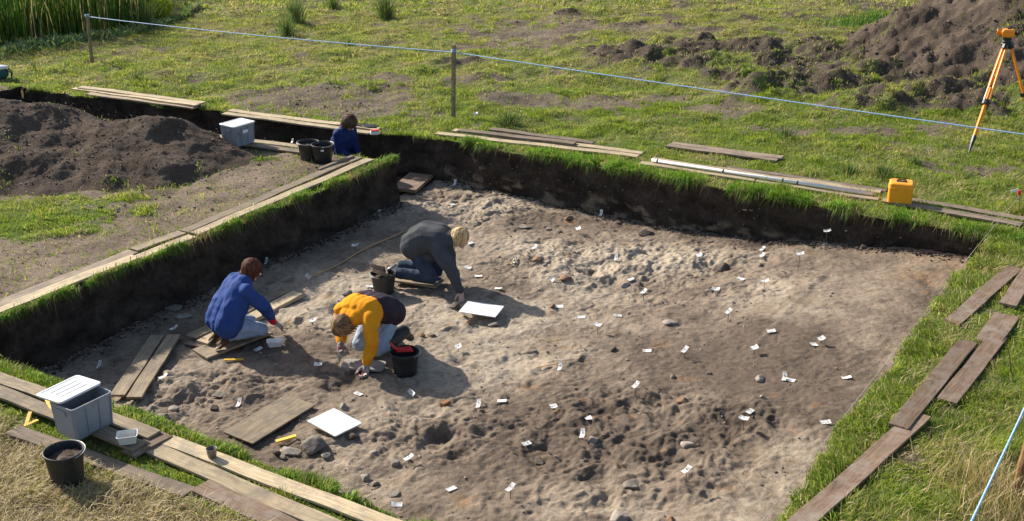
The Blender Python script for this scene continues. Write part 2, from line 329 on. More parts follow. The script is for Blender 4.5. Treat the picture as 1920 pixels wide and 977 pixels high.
def floor_h(x, y, fine=True):
    x = np.asarray(x, float); y = np.asarray(y, float); a, b = ab(x, y)
    h = -DEPTH + .40 * sstep(-6.3, -1.9, b) * (.45 + .55 * sstep(8, 13, a)) + .03 * fbm(x, y, .5, 3, 81)
    lum = 0
    for px, py, rx, ry, k in LUMPS: lum = lum + k * blob(x, y, px, py, rx, ry, -.62)
    lum = np.clip(lum, 0, 1.1); smooth = sstep(-5, -3.5, b) * .55
    n1 = fbm(x, y, 2.6, 3, 85); n2 = fbm(x, y, 6.5, 3, 91); rid = 1 - np.abs(fbm(x, y, 4.2, 2, 95)) * 2
    wx = x + .10 * perlin(x * 3, y * 3, 311); wy = y + .10 * perlin(x * 3, y * 3, 313); nr = fbm(wx, wy, 1.9, 6, 315, .62)
    h = h + lum * (.035 + .055 * nr) + (1 - smooth) * .024 * fbm(wx, wy, 2.6, 5, 325, .58)
    for px, py, rx, ry, k in PITS:
        if k: h = h - k * blob(x, y, px, py, rx, ry, -.62)
    sd = seam(x, y); h = h + .004 * np.exp(-(sd / .03) ** 2) - .008 * sstep(0, .1, sd) * np.exp(-np.abs(sd) / .35)
    h = h - .018 * (1 - smooth) * sstep(.12, .0, np.abs(fbm(x, y, 1.7, 3, 301))) * sstep(.1, .5, fbm(x, y, .8, 2, 305))
    if fine: h = h + (.004 + .005 * lum) * fbm(x, y, 16, 4, 99) * (1 - .4 * smooth) + .006 * sstep(.25, .7, fbm(x, y, 9, 2, 55))
    return h
def floor_col(x, y):
    a, b = ab(x, y); base = np.array([.238, .184, .134]); pale = np.array([.38, .312, .232]); brown = np.array([.128, .096, .071]); dk = np.array([.07, .052, .040]); org = np.array([.26, .15, .075])
    n = fbm(x, y, .55, 5, 103); n2 = fbm(x, y, 1.8, 5, 107); n3 = fbm(x, y, 5, 4, 111); lum = 0
    for px, py, rx, ry, k in [(870, 380, 1.2, .8, 1.), (1110, 455, 1.5, .6, 1.), (1240, 490, 1.5, .6, .9), (1000, 540, 1.2, .8, .6), (640, 530, 1.3, .6, .7), (820, 600, 1.2, .6, .7), (1400, 560, 1.3, .4, .8), (1450, 600, 1., .6, .5), (560, 590, 1., .4, .5),
                              (950, 650, 1.2, .6, .5), (850, 700, .8, .5, .4), (400, 700, .9, .5, .5), (1010, 680, 1, .4, .6), (1500, 870, .6, .4, .5), (640, 600, .8, .4, .4), (1600, 640, .5, .8, .2), (1030, 950, .7, .3, .5), (420, 670, .4, .3, .3)]:
        lum = lum + k * blob(x, y, px, py, rx, ry, -.62)
    bro = 0
    for px, py, rx, ry, k in [(1050, 420, 1.8, .6, 1.), (1350, 450, 1.4, .5, .9), (1250, 560, 1.1, .45, .7), (1000, 520, .01, .4, .0), (900, 520, .8, .4, .8), (1150, 650, 1.2, .5, .5), (1320, 700, 1.5, .8, .7), (1500, 700, .9, .8, .7), (1050, 800, 1.2, .8, .55), (1620, 560, 1.2, 1.4, .6), (1200, 880, 1, .5, .6),
                              (1000, 870, 1, .6, .4), (700, 720, 1., .3, .4), (560, 650, .9, .3, .5), (1370, 820, .5, .4, 1.), (960, 540, .7, .25, .8), (1430, 460, .5, .3, 1.), (1280, 600, 1., .3, .4), (820, 360, .9, .5, .7), (300, 600, 1.2, 1., .5), (1750, 480, .8, .8, .4), (1460, 800, .7, .6, .4), (520, 860, .5, .4, .5)]:
        if k: bro = bro + k * blob(x, y, px, py, rx, ry, -.62)
    t = np.clip(.46 + .54 * lum - .50 * bro + .30 * n + .20 * n2 + .14 * n3, 0, 1)[..., None]
    c = np.where(t < .5, brown + (base - brown) * t * 2, base + (pale - base) * (t - .5) * 2)
    d = sstep(.55, .95, fbm(x, y, 2.4, 5, 117) + .2 * bro) * .5
    for px, py, rx, ry in [(650, 705, .3, .14), (860, 668, .1, .1), (1385, 815, .3, .14), (830, 812, .12, .08), (1120, 775, .14, .1), (950, 530, .3, .1), (1350, 505, .2, .12), (1100, 905, .12, .08), (1780, 600, .1, .3), (1250, 870, .2, .1)]:
        d = np.maximum(d, .8 * blob(x, y, px, py, rx, ry, -.62))
    c = c * (1 - d[..., None]) + dk * d[..., None]
    o = .5 * sstep(.72, 1.0, fbm(x, y, 3.1, 4, 121))
    for px, py, rx, ry, k in [(1750, 510, .4, .9, .45), (1700, 480, .6, .3, .35), (1120, 795, .15, .05, .7), (305, 705, .10, .06, .8), (1065, 410, .16, .05, .8), (1030, 635, .09, .04, .7), (1050, 650, .2, .05, .4), (1020, 855, .05, .05, .6), (1330, 545, .1, .05, .5), (700, 390, .2, .1, .5), (740, 350, .2, .1, .4), (910, 590, .08, .04, .7), (1720, 560, .3, .3, .4), (990, 720, .1, .04, .7), (1290, 720, .2, .05, .4)]:
        o = np.maximum(o, k * blob(x, y, px, py, rx, ry, -.62) * np.clip(.8 + 1.2 * n3, 0, 1.5))
    o = np.clip(o, 0, .9)[..., None]
    c = c * (1 - o) + org * o; k = np.exp(-(seam(x, y) / .022) ** 2)[..., None] * .22; return c * (1 - k) + pale * k
fa = np.linspace(A0 - .14, A1 + .14, 590); fb = np.linspace(B0 - .14, B1 + .14, 550)
FA, FB = np.meshgrid(fa, fb, indexing='ij'); X, Y = xy(FA, FB)
pf = npmesh('pit_floor', np.stack([X, Y, floor_h(X, Y)], -1).reshape(-1, 3), [gridfaces(len(fa), len(fb))], M['floor'], smooth=True, col=floor_col(X, Y).reshape(-1, 3))
tag(pf, kind='structure')
ta = np.linspace(TA - .25, A1 + .2, 55); tb = np.linspace(TB - .2, B0 + .3, 240); FA, FB = np.meshgrid(ta, tb, indexing='ij')
s_ = -np.interp(FB, [-21, -18.6, -14.2, -12.6, -11.8, -10.35, -10.2], [1.35, 1.25, .60, .50, .40, .03, 0.]); X, Y = xy(FA + s_, FB)
tz = -.66 + .012 * fbm(X, Y, 3, 4, 9) - .05 * sstep(B0 - .5, B0, FB)
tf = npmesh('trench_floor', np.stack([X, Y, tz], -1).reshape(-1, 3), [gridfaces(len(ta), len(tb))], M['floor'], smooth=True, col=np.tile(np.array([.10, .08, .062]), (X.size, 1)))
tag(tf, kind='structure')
# cut faces of the pit and trench
def wall(name, p0, p1, nin, depth=.82):
    L = math.hypot(p1[0] - p0[0], p1[1] - p0[1]); ax = 0 if abs(p1[0] - p0[0]) > .01 else 1
    ls = la if ax == 0 else lb; lo, hi = sorted((p0[ax], p1[ax])); t = ls[(ls >= lo - 1e-6) & (ls <= hi + 1e-6)]
    a = t if ax == 0 else np.full_like(t, p0[0]); b = t if ax == 1 else np.full_like(t, p0[1])
    wa, wb = warp(a, b); x, y = xy(wa, wb); z0 = ground_h(x, y); n = 30
    k = np.linspace(0, 1, n)[:, None]; nx, ny = nin[0] * AX.x + nin[1] * BX.x, nin[0] * AX.y + nin[1] * BX.y
    s = t[None, :] + 0 * k; dep = k * depth; under = sstep(0, .12, k)
    off = under * (-.02 + .035 * fbm(s, dep * 1.5, 2.2, 4, 131) + .015 * fbm(s, dep, 12, 3, 137)) + .10 * (k ** 1.5) 
    V = np.stack([x[None] + nx * off, y[None] + ny * off, z0[None] - dep + 0 * s], -1)
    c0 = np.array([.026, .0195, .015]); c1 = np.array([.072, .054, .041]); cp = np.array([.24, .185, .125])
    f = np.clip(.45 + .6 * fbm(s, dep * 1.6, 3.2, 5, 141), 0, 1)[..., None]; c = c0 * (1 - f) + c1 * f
    band = sstep(.36, .5, dep + .06 * fbm(s, dep, 1.1, 2, 5)) * sstep(.1, .5, fbm(s, dep * 2.0, 3.1, 5, 147)) * sstep(.82, .70, dep)
    band = band * (1. if nin == (-1, 0) and name == 'pit_wall' else .12)
    c = c * (1 - band[..., None] * .8) + cp * band[..., None] * .8
    o = npmesh(name, V.reshape(-1, 3), [gridfaces(n, len(t))], M['wall'], smooth=True, col=c.reshape(-1, 3)); tag(o, kind='structure')
wall('pit_wall', (A0, B0), (TA, B0), (0, 1)); wall('pit_wall', (A1, B0), (A1, B1), (-1, 0)); wall('pit_wall', (A0, B1), (A1, B1), (0, -1)); wall('pit_wall', (A0, B0), (A0, B1), (1, 0))
wall('trench_wall', (A1, TB), (A1, B0), (-1, 0)); wall('trench_wall', (TA, TB), (TA, B0), (1, 0)); wall('trench_wall', (TA, TB), (A1, TB), (0, 1))

# ------------------------------------------------------------------ spoil heaps
def heap(name, cones, cells, label, rough, base, seed, veg=0.):
    xs = [c[0] for c in cones]; ys = [c[1] for c in cones]; R = max(c[2] for c in cones) + .3
    gx = np.arange(min(xs) - R, max(xs) + R, cells); gy = np.arange(min(ys) - R, max(ys) + R, cells); X, Y = np.meshgrid(gx, gy, indexing='ij')
    wx = X + .22 * fbm(X, Y, .9, 3, seed); wy = Y + .22 * fbm(X, Y, .9, 3, seed + 5); Z = np.zeros_like(X) - .05
    for x, y, r, hh, sq in cones:
        q = np.sqrt((wx - x) ** 2 + ((wy - y) / sq) ** 2) / r; k = hh * (1.10 - q * 1.12); k = np.where(k > hh * .9, hh * .9 + (k - hh * .9) * .5, k)
        Z = np.log(np.exp(Z * 9) + np.exp(k * 9)) / 9
    Z = Z - .07; on = sstep(0, .12, Z)
    Z = Z + on * rough * (.55 * fbm(wx, wy, 1.3, 2, seed + 9) + .42 * fbm(wx, wy, 3.5, 5, seed + 13, .62) + .10 * fbm(X, Y, 15, 3, seed + 17))
    Z = Z + ground_h(X, Y) * .9
    a, b = ab(X, Y); cut = sstep(12.72, 12.45, a - -0. + np.interp(b, [-21, -18.6, -14.2, -12.6, -11.8, -10.2], [1.35, 1.25, .60, .50, .40, 0.]) - .1) if name == 'spoil_heap' and seed == 200 else 1
    Z = Z * cut - (1 - cut) * .05 if seed == 200 else Z
    n = fbm(X, Y, 1.1, 4, seed + 25)[..., None]; n4 = sstep(.35, .8, fbm(X, Y, .9, 4, seed + 29))[..., None]
    col = base * (1 + .3 * n); col = col * (1 - .35 * n4) + np.array([.20, .16, .12]) * .35 * n4
    keep = (Z[:-1, :-1] > ground_h(X, Y)[:-1, :-1] - .03)
    if seed == 200: keep &= (cut[:-1, :-1] > .02)
    o = npmesh(name, np.stack([X, Y, Z], -1).reshape(-1, 3), [gridfaces(len(gx), len(gy), keep)], M['heap'], smooth=True, col=col.reshape(-1, 3))
    tag(o, label, 'soil heap'); return gx, gy, Z
def gp(px, py): p = G(px, py); return p.x, p.y
lh = [(*gp(305, 286), 1.18, .66, .95), (*gp(250, 290), 1.25, .52, 1.), (*gp(170, 296), 1.35, .56, .95), (*gp(90, 285), 1.55, .74, .95), (*gp(20, 280), 1.7, .86, .95), (*gp(-90, 285), 2.0, 1.0, 1.),
      (*gp(372, 296), .80, .27, .9), (*gp(60, 330), 1.0, .34, .8), (*gp(150, 328), .9, .28, .8), (*gp(300, 318), .85, .3, .7), (*gp(-30, 325), 1.1, .45, .8), (*gp(230, 322), .8, .22, .7)]
HEAP_L = heap('spoil_heap', lh, .028, 'long low heap of dark brown dug soil left of the pit before the trench', .052, np.array([.092, .067, .050]), 200)
rh = [(11.2, 23.4, 4.6, 2.7, .95), (9.7, 22.3, 2.7, .85, .9), (13.0, 22.0, 4., 1.9, .9), (15.5, 24, 4.5, 2.5, 1.)]
HEAP_R = heap('spoil_heap', rh, .05, 'tall grey-brown spoil mound with grassy patches behind the orange tripod', .17, np.array([.098, .074, .056]), 300)
def heap_z(H, x, y):
    gx, gy, Z = H; i = np.clip(np.round((np.asarray(x) - gx[0]) / (gx[1] - gx[0])).astype(int), 0, len(gx) - 1); j = np.clip(np.round((np.asarray(y) - gy[0]) / (gy[1] - gy[0])).astype(int), 0, len(gy) - 1)
    inside = (x > gx[0]) & (x < gx[-1]) & (y > gy[0]) & (y < gy[-1]); return np.where(inside, Z[i, j], -9)
# ------------------------------------------------------------------ grass
def blades(name, P, h, wd, lean_dir, lean, col, mat, seg2=True, label=None, flat=0.):
    """P n*3 roots; every blade bends along lean_dir by lean*h"""
    n = len(P); t = RNG.uniform(0, 2 * np.pi, n); sx, sy = np.cos(t) * wd / 2, np.sin(t) * wd / 2
    lx, ly = np.cos(lean_dir) * lean * h, np.sin(lean_dir) * lean * h
    up = h * np.sqrt(np.clip(1 - np.minimum(lean, .97) ** 2, .05, 1)); V = np.empty((n, 5, 3)); z = np.zeros(n)
    V[:, 0] = P + np.stack([-sx, -sy, z - .01], 1); V[:, 1] = P + np.stack([sx, sy, z - .01], 1)
    V[:, 2] = P + np.stack([lx * .38 + sx * .85, ly * .38 + sy * .85, up * .62], 1); V[:, 3] = P + np.stack([lx * .38 - sx * .85, ly * .38 - sy * .85, up * .62], 1)
    V[:, 4] = P + np.stack([lx, ly, up - flat * h], 1)
    i = np.arange(n)[:, None] * 5; q = i + np.array([[0, 1, 2, 3]]); tr = i + np.array([[3, 2, 4]])
    o = npmesh(name, V.reshape(-1, 3), [q, tr], mat, col=np.repeat(col, 5, 0)); tag(o, kind='stuff'); return o
def mixcol(n, dry, lush=0.):
    r = RNG.random(n)[:, None]; dry = np.asarray(dry).reshape(-1, 1) * np.ones((n, 1)); p = RNG.random((n, 1))
    g = GREEN * (1 - r) + YG * r; g = g * (1 - lush) + LUSH * (.7 + .7 * r) * lush
    s = STRAW * (.7 + .5 * r); return np.where(p < dry * .8, s, g) * (.8 + .4 * RNG.random((n, 1)))
def in_hole(a, b, m=.0):
    s = np.interp(b, [-21, -18.6, -14.2, -12.6, -11.8, -10.35, -10.2], [1.35, 1.25, .60, .50, .40, .03, 0.])
    pit = (a > A0 + m) & (a < A1 - m) & (b > B0 + m) & (b < B1 - m); tr = (a + s > TA + m) & (a + s < A1 - m) & (b > TB + m) & (b < B0 + .1)
    return pit | tr
COVER = []   # footprints of boards and things that keep the grass down: (x, y, dx, dy, half length, half width)
def covered(x, y):
    c = np.zeros(len(x), bool)
    for cx_, cy_, dx, dy, hl, hw in COVER:
        u = (x - cx_) * dx + (y - cy_) * dy; v = -(x - cx_) * dy + (y - cy_) * dx; c |= (np.abs(u) < hl) & (np.abs(v) < hw)
    return c
def field(y0, y1, dens, h0, h1, wd, name):
    xm = .50 * y1 + 2; n = int(dens * 2 * xm * (y1 - y0)); x = RNG.uniform(-xm, xm, n); y = RNG.uniform(y0, y1, n)
    k = np.abs(x) < .50 * y + 2; x, y = x[k], y[k]; a, b = ab(x, y); k = ~in_hole(a, b, -.02); x, y, a, b = x[k], y[k], a[k], b[k]
    sm = soil_mask(x, y); cl = fbm(x, y, 3.2, 3, 161); k = RNG.random(len(x)) < (1 - sm) * np.clip(.75 + .7 * cl, .15, 1.2) + .09; x, y, a, b, cl = x[k], y[k], a[k], b[k], cl[k]
    k = ~covered(x, y) & (heap_z(HEAP_L, x, y) < ground_h(x, y) + .04) & (heap_z(HEAP_R, x, y) < ground_h(x, y) + .04); x, y, a, b, cl = x[k], y[k], a[k], b[k], cl[k]
    z = ground_h(x, y); dm = dry_mask(x, y); n = len(x)
    tall = np.clip(1 + .9 * fbm(x, y, 1.4, 3, 171), .5, 2.1); h = RNG.uniform(h0, h1, n) * tall
    cut = sstep(A0 - .75, A0 - 1.25, a) * sstep(-2.6, -4.5, b); h = h * (1 - .25 * cut)
    ld = 2.6 * fbm(x, y, 1.1, 3, 181) * 2 + RNG.normal(0, .6, n); le = np.clip(RNG.normal(.74, .18, n) + .2 * (dm > .6), .2, .97)
    blades(name, np.stack([x, y, z], 1), h, wd * RNG.uniform(.6, 1.3, n), ld, le, mixcol(n, dm ** 1.3) * (1 + .25 * cl[:, None]), M['grass']); return n
def rim(a0, b0, a1, b1, per_m, out, h0, h1, inn, name, back=.25, lush=1., dry=.0):
    """long grass along a cut edge; inn = direction (a, b) into the pit, roots within `back` behind the edge"""
    L = math.hypot(a1 - a0, b1 - b0); n = int(L * per_m); t = RNG.random(n); cl = fbm(t * L, 0 * t, 1.8, 3, 191); k = RNG.random(n) < .40 + 1.3 * cl; t = t[k]; n = len(t)
    dd = np.abs(RNG.normal(0, .5, n)) * back; a = a0 + (a1 - a0) * t; b = b0 + (b1 - b0) * t; a, b = warp(a, b)
    a = a - inn[0] * (dd - .02); b = b - inn[1] * (dd - .02); x, y = xy(a, b); k = ~covered(x, y); x, y, dd, t = x[k], y[k], dd[k], t[k]; n = len(x)
    nx, ny = inn[0] * AX.x + inn[1] * BX.x, inn[0] * AX.y + inn[1] * BX.y; base = math.atan2(ny, nx)
    ld = base + 1.6 * fbm(t * L, dd, 2.4, 3, 197) + RNG.normal(0, .5, n); le = np.clip(RNG.normal(.72, .2, n), .15, 1.1); h = RNG.uniform(h0, h1, n) * np.clip(1 + .6 * fbm(t * L, dd, 1.2, 3, 195), .5, 1.7)
    fl = np.where((dd < back * .35) & (RNG.random(n) < .7), RNG.uniform(.3, 1.15, n), 0)
    blades(name, np.stack([x, y, ground_h(x, y)], 1), h, RNG.uniform(.005, .010, n), ld, le, mixcol(n, dry, lush) * np.where(RNG.random((n, 1)) < .22, 1.7, 1.0) * (1 + .35 * fbm(t * L, dd, 2.0, 2, 199))[:, None], M['grass'], flat=fl)
# ------------------------------------------------------------------ placing things
def on(px, py, f, up=0.):
    """the spot of terrain f (ground_h or floor_h) seen there; up = height of the seen point above it"""
    z = 0. if f is ground_h else -.62
    for _ in range(12):
        p = G(px, py, z + up); z = .5 * z + .5 * float(f(np.array([p.x]), np.array([p.y]))[0])
    p = G(px, py, z + up); return Vector((p.x, p.y, z))
def gz(x, y): return float(ground_h(np.array([x]), np.array([y]))[0])
def fz(x, y): return float(floor_h(np.array([x]), np.array([y]))[0])
def board_mesh(name, L, w, t, mat, rough_end=0., notch=0., n=None):
    bm = bmesh.new(); n = n or max(int(L / .16), 4); rows = []; sd = random.random() * 99
    for i in range(n + 1):
        u = -L / 2 + L * i / n; k = abs(2 * i / n - 1) ** 6
        bow = .0035 * math.sin(i * .9 + sd) + .004 * math.sin(i * .31 + sd * 2); e = .0018 * math.sin(i * 2.1 + sd)
        ends = rough_end * (random.random() - .5) if i in (0, n) else 0
        y0, y1 = -w / 2 + e, w / 2 - .0015 * math.sin(i * 1.7 + sd); cup = .0015
        nt_ = notch if i in (n,) else 0
        rows.append([bm.verts.new(p) for p in ((u + ends, y0, bow), (u + nt_ * .3, 0, bow - cup), (u - ends - nt_, y1, bow), (u - ends - nt_, y1, bow - t), (u + nt_ * .3, 0, bow - t), (u + ends, y0, bow - t))])
    for a, b in zip(rows, rows[1:]):
        for k in range(6): bm.faces.new((a[k], b[k], b[(k + 1) % 6], a[(k + 1) % 6]))
    bm.faces.new(rows[0]); bm.faces.new(rows[-1][::-1])
    bmesh.ops.recalc_face_normals(bm, faces=bm.faces)
    return bmobj(name, bm, mat, bevel=min(.003, t * .2))
def plank(x0, y0, x1, y1, kind, label, group, w=.145, t=.026, z=.035, z1=None, f=ground_h, name='plank', re=0., notch=0., cover=True):
    """board whose top runs from one spot of the photo to another; z = height of its top above the ground there"""
    p = on(x0, y0, f, z); q = on(x1, y1, f, z if z1 is None else z1); p.z += z; q.z += z if z1 is None else z1
    d = q - p; L = d.length; o = board_mesh(name, L, w, t, WOOD[kind], re, notch)
    o.location = (p + q) / 2; d.normalize(); o.rotation_euler = (0, -math.asin(d.z), math.atan2(d.y, d.x))
    tag(o, label, 'plank', group)
    if cover and f is ground_h:
        h = Vector((d.x, d.y)).normalized(); COVER.append(((p.x + q.x) / 2, (p.y + q.y) / 2, h.x, h.y, L / 2 + .01, w / 2 + .006))
    return o
WK = 'walkway planks along the left bank'
plank(-90, 603, 249, 470, 'grey', 'long dark weathered plank, outer row of the left bank walkway, nearest the camera', WK, z=.04, w=.175)
plank(251, 468, 342, 434, 'tan', 'short tan plank in the outer walkway row between the dark plank and the joint', WK, z=.045)
plank(-90, 614, 255, 479, 'pale', 'long pale plank in the inner walkway row beside the dark weathered plank', WK, z=.045, w=.165)
plank(257, 481, 361, 441, 'pale', 'short pale plank in the inner walkway row, just below the joint', WK, z=.035)
plank(345, 433, 672, 293, 'tan', 'long tan plank of the outer walkway row leading up to the narrow trench', WK, z=.045)
plank(364, 437, 694, 297, 'pale', 'long pale plank of the inner walkway row leading up to the narrow trench', WK, z=.05)
plank(597, 317, 662, 291, 'grey', 'narrow grey board lying on the far end of the left walkway beside two buckets', WK, w=.06, z=.075)
BK = 'planks along the far edge of the pit'
plank(818, 248, 1197, 292, 'pale', 'long pale plank nearest the grass rim, left half of the far pit edge', BK, z=.035)
plank(850, 243, 1205, 286, 'pale', 'pale plank lying second from the rim, partly under weathered boards', BK, z=.035)
plank(860, 242, 1078, 268, 'grey', 'grey weathered plank lying on top of pale planks at the far edge, left one', BK, z=.065)
plank(920, 241, 1113, 266, 'grey', 'grey weathered plank behind the others near the middle of the far edge', BK, z=.062)
plank(1200, 304, 1416, 337, 'pale', 'short pale plank on the rim in front of the white pipe, left one', BK, z=.03)
plank(1419, 337, 1648, 372, 'pale', 'pale plank on the rim before the white pipe, ending by the orange case', BK, z=.03)
plank(1222, 297, 1652, 359, 'pale', 'long pale plank directly beneath the white pipe', BK, z=.035, w=.15)
plank(1362, 313, 1662, 356, 'grey', 'thin grey plank behind the white pipe ending at the orange case', BK, z=.035, w=.12)
plank(1655, 374, 1916, 420, 'grey', 'brown-grey plank under the orange case, front one of two at the right corner', BK, z=.035, w=.16)
plank(1668, 366, 1985, 420, 'grey', 'brown-grey plank running out of the picture behind the orange case plank', BK, z=.035, w=.14)
MP = 'pair of planks lying in the meadow'
plank(1261, 267, 1467, 295, 'grey', 'rear plank of the brown pair lying in grass beyond the white pipe', MP, z=.055, w=.14)
plank(1251, 271, 1458, 299, 'grey', 'front plank of the brown pair lying in grass beyond the white pipe', MP, z=.05, w=.14)
TP = 'planks beside the narrow trench'
plank(150, 162, 381, 192, 'pale', 'rear top plank of the stack beyond the left spoil heap', TP, z=.07, w=.15)
plank(139, 164, 370, 196, 'pale', 'front top plank of the stack beyond the left spoil heap', TP, z=.07, w=.15)
plank(165, 174, 366, 201, 'tan', 'lower plank under the stack beyond the left spoil heap', TP, z=.035, w=.15)
plank(431, 206, 710, 241, 'pale', 'rear plank on the far side of the trench behind the crouching person', TP, z=.05, w=.15)
plank(420, 211, 693, 247, 'pale', 'front plank on the far side of the trench behind the crouching person', TP, z=.05, w=.15)
plank(385, 252, 566, 274, 'pale', 'rear plank on the near side of the trench under the lidded grey box', TP, z=.045, w=.15)
plank(398, 262, 566, 283, 'tan', 'front plank on the near side of the trench under the lidded grey box', TP, z=.045, w=.15)
FK = 'planks along the near edge of the pit'
plank(-60, 684, 289, 814, 'tan', 'plank on the near left edge closest to the pit, under the open grey box', FK, z=.075, w=.15, z1=.07)
plank(-60, 709, 262, 836, 'tan', 'plank on the near left edge carrying the milky tub at its end', FK, z=.075, w=.15, z1=.07)
plank(240, 850, 312, 812, 'dark', 'short dark board lying crosswise under the plank ends by the milky tub', FK, z=.04, w=.16)
plank(312, 822, 760, 992, 'pale', 'long pale plank by the near grass rim with the black cup standing on it', FK, z=.035, w=.15)
plank(287, 839, 680, 1008, 'pale', 'long pale plank left of the one that carries the black cup', FK, z=.035, w=.155)
plank(22, 804, 355, 922, 'grey', 'brown weathered plank on mown straw passing behind the black bucket', FK, z=.035, w=.15)
plank(376, 908, 580, 1005, 'dark', 'dark stained plank at the bottom edge left of the pale planks', FK, z=.035, w=.19)
RK = 'dark boards on the grass right of the pit'
plank(1785, 603, 1903, 500, 'dark', 'dark chipped board with white marks, uppermost on the right grass', RK, z=.045, w=.17, re=.05)
plank(1890, 570, 1965, 452, 'dark', 'dark board with one broken end cut off by the right picture edge', RK, z=.05, w=.17, re=.06)
plank(1775, 752, 1872, 628, 'dark', 'dark board at right running beside and below the broken-ended board', RK, z=.045, w=.175)
plank(1851, 640, 1889, 589, 'dark', 'short wide dark board continuing the line above the right pair', RK, z=.06, w=.24, re=.03)
plank(1685, 797, 1816, 639, 'dark', 'dark board at right whose lower end rests on the long stained board', RK, z=.075, w=.17, notch=.03, z1=.05)
plank(1440, 1035, 1728, 775, 'dark', 'longest dark board at lower right with pale stains near the frame edge', RK, z=.04, w=.175)
PK = 'boards lying in the pit'
FH = floor_h
plank(248, 744, 268, 738, 'dark', 'tiny dark wood block under the lower ends of the twin planks', PK, z=.035, w=.10, f=FH)
plank(220, 741, 295, 627, 'tan', 'left one of the twin planks sloping on the dark pit floor', PK, z=.07, w=.155, f=FH)
plank(251, 744, 326, 627, 'tan', 'right one of the twin planks sloping on the dark pit floor', PK, z=.07, w=.155, f=FH)
plank(358, 631, 536, 542, 'tan', 'rear plank running behind and under the kneeling person in blue', PK, z=.075, w=.16, f=FH)
plank(379, 640, 559, 548, 'pale', 'front plank of the pair sticking out right of the person in blue', PK, z=.075, w=.17, t=.05, f=FH)
plank(352, 640, 392, 648, 'dark', 'short cross board beneath the left ends of the planks behind the person in blue', PK, z=.03, w=.12, f=FH)
plank(374, 662, 494, 616, 'tan', 'wide board under the knees of the person in blue', PK, z=.045, w=.30, f=FH)
plank(742, 518, 825, 531, 'tan', 'kneeling board under the person in the grey fleece', PK, z=.06, w=.26, f=FH)
def sheet(corners, t, mat, label, cat, name, z, f=floor_h, group=None):
    P = [on(x, y, f, z) for x, y in corners]; zz = sum(p.z for p in P) / 4 + z; P = [G(x, y, zz) for x, y in corners]
    c = sum(P, Vector()) / 4; bm = bmesh.new(); a = P[1] - P[0]; ang = math.atan2(a.y, a.x); R = Matrix.Rotation(-ang, 3, 'Z')
    Q = [R @ (p - c) for p in P]; hw = (abs(Q[0].x) + abs(Q[1].x) + abs(Q[2].x) + abs(Q[3].x)) / 4; hd = (abs(Q[0].y) + abs(Q[1].y) + abs(Q[2].y) + abs(Q[3].y)) / 4
    rtub(bm, [(hw, hd, -t), (hw, hd, 0)], .012, True, True); o = bmobj(name, bm, mat, bevel=.003)
    o.location = (c.x, c.y, zz); o.rotation_euler = (.012, -.01, ang); tag(o, label, cat, group); return o
sheet([(418, 809), (535, 741), (592, 757), (475, 831)], .018, WOOD['tan'], 'flat brown plywood panel lying left of the white board near the front', 'panel', 'plywood_panel', .05)
wb = sheet([(575, 789), (627, 765), (680, 794), (627, 816)], .014, M['panel'], 'square white board lying beside the brown panel and a large stone', 'board', 'white_board', .07)
sheet([(861, 583), (880, 562), (949, 577), (922, 594)], .012, M['panel'], 'white board under the reaching hand of the person in grey fleece', 'board', 'white_board', .09)
sheet([(745, 350), (757, 326), (824, 331), (806, 362)][:0] or [(742, 345), (770, 322), (824, 331), (757, 361)], .05, WOOD['dark'], 'dark boarded step at the trench mouth in the far left pit corner', 'board', 'step_board', .10)

# ------------------------------------------------------------------ buckets, boxes, small kit
def bucket(px, py, r, h, label, group, filled=True, handle=0., f=floor_h, tilt=0.):
    p = on(px, py, f); t = empty('bucket', p, RNG.uniform(0, 6), label, 'bucket', group); k = .78
    bm = bmesh.new(); lathe(bm, [(r * k - .006, 0), (r * k, .004), (r * k + .3 * r * (1 - k), h * .3), (r * .965, h * .88), (r * .975, h * .885), (r * .98, h - .012), (r * .965, h - .006), (r * .95, h - .012), (r * .94, h * .85), (r * k - .004, .012)], 40)
    bmobj('shell', bm, M['bucket'], t, True)
    bm = bmesh.new(); lathe(bm, [(r * .97, h - .016), (r + .003, h - .014), (r + .006, h - .004), (r, h + .002), (r * .968, h), (r * .955, h - .01)], 40, cap=False); bmobj('rim', bm, M['bucket'], t, True)
    for s in (-1, 1):
        bm = bmesh.new(); box(bm, (0, s * (r + .006), h - .025), (.035, .014, .04)); bmobj('handle_lug', bm, M['bucket'], t, bevel=.003)
    bm = bmesh.new(); R = r + .012; tube(bm, [(math.sin(a) * R * math.cos(handle) , math.cos(a) * R, h - .01 + math.sin(a) * R * math.sin(handle)) for a in np.linspace(0, math.pi, 22)], .0035, 6); bmobj('wire_handle', bm, M['metal'], t, True)
    if filled:
        bm = bmesh.new(); n = 14; vs = {}
        for i in range(n + 1):
            for j in range(28):
                q = r * .91 * i / n; a = j * math.pi * 2 / 28; x, y = q * math.cos(a), q * math.sin(a)
                if i == 0 and j: continue
                vs[i, j] = bm.verts.new((x, y, h * .74 + .07 * r * 2 * (1 - (i / n) ** 2) + .012 * float(fbm(x + px, y, 22, 3, 7)) + .1 * x * (1 if filled == 1 else filled)))
        for i in range(n):
            for j in range(28):
                if i == 0: bm.faces.new((vs[0, 0], vs[1, j], vs[1, (j + 1) % 28]))
                else: bm.faces.new((vs[i, j], vs[i + 1, j], vs[i + 1, (j + 1) % 28], vs[i, (j + 1) % 28]))
        bmobj('soil_fill', bm, SOILMAT, t, True)
    return t, p
SOILMAT = noisy('loose_soil', (.07, .052, .04), (.17, .13, .10), 14., .95, .1, .02, 50.)
BG = 'black buckets around the dig'
bk1, b1p = bucket(760, 700, .152, .26, 'black bucket with a red scoop in it beside the person in yellow', BG, False, .0)
bk2, b2p = bucket(720, 548, .155, .26, 'black bucket holding a metal dustpan behind the person in yellow', BG, .8, .0)
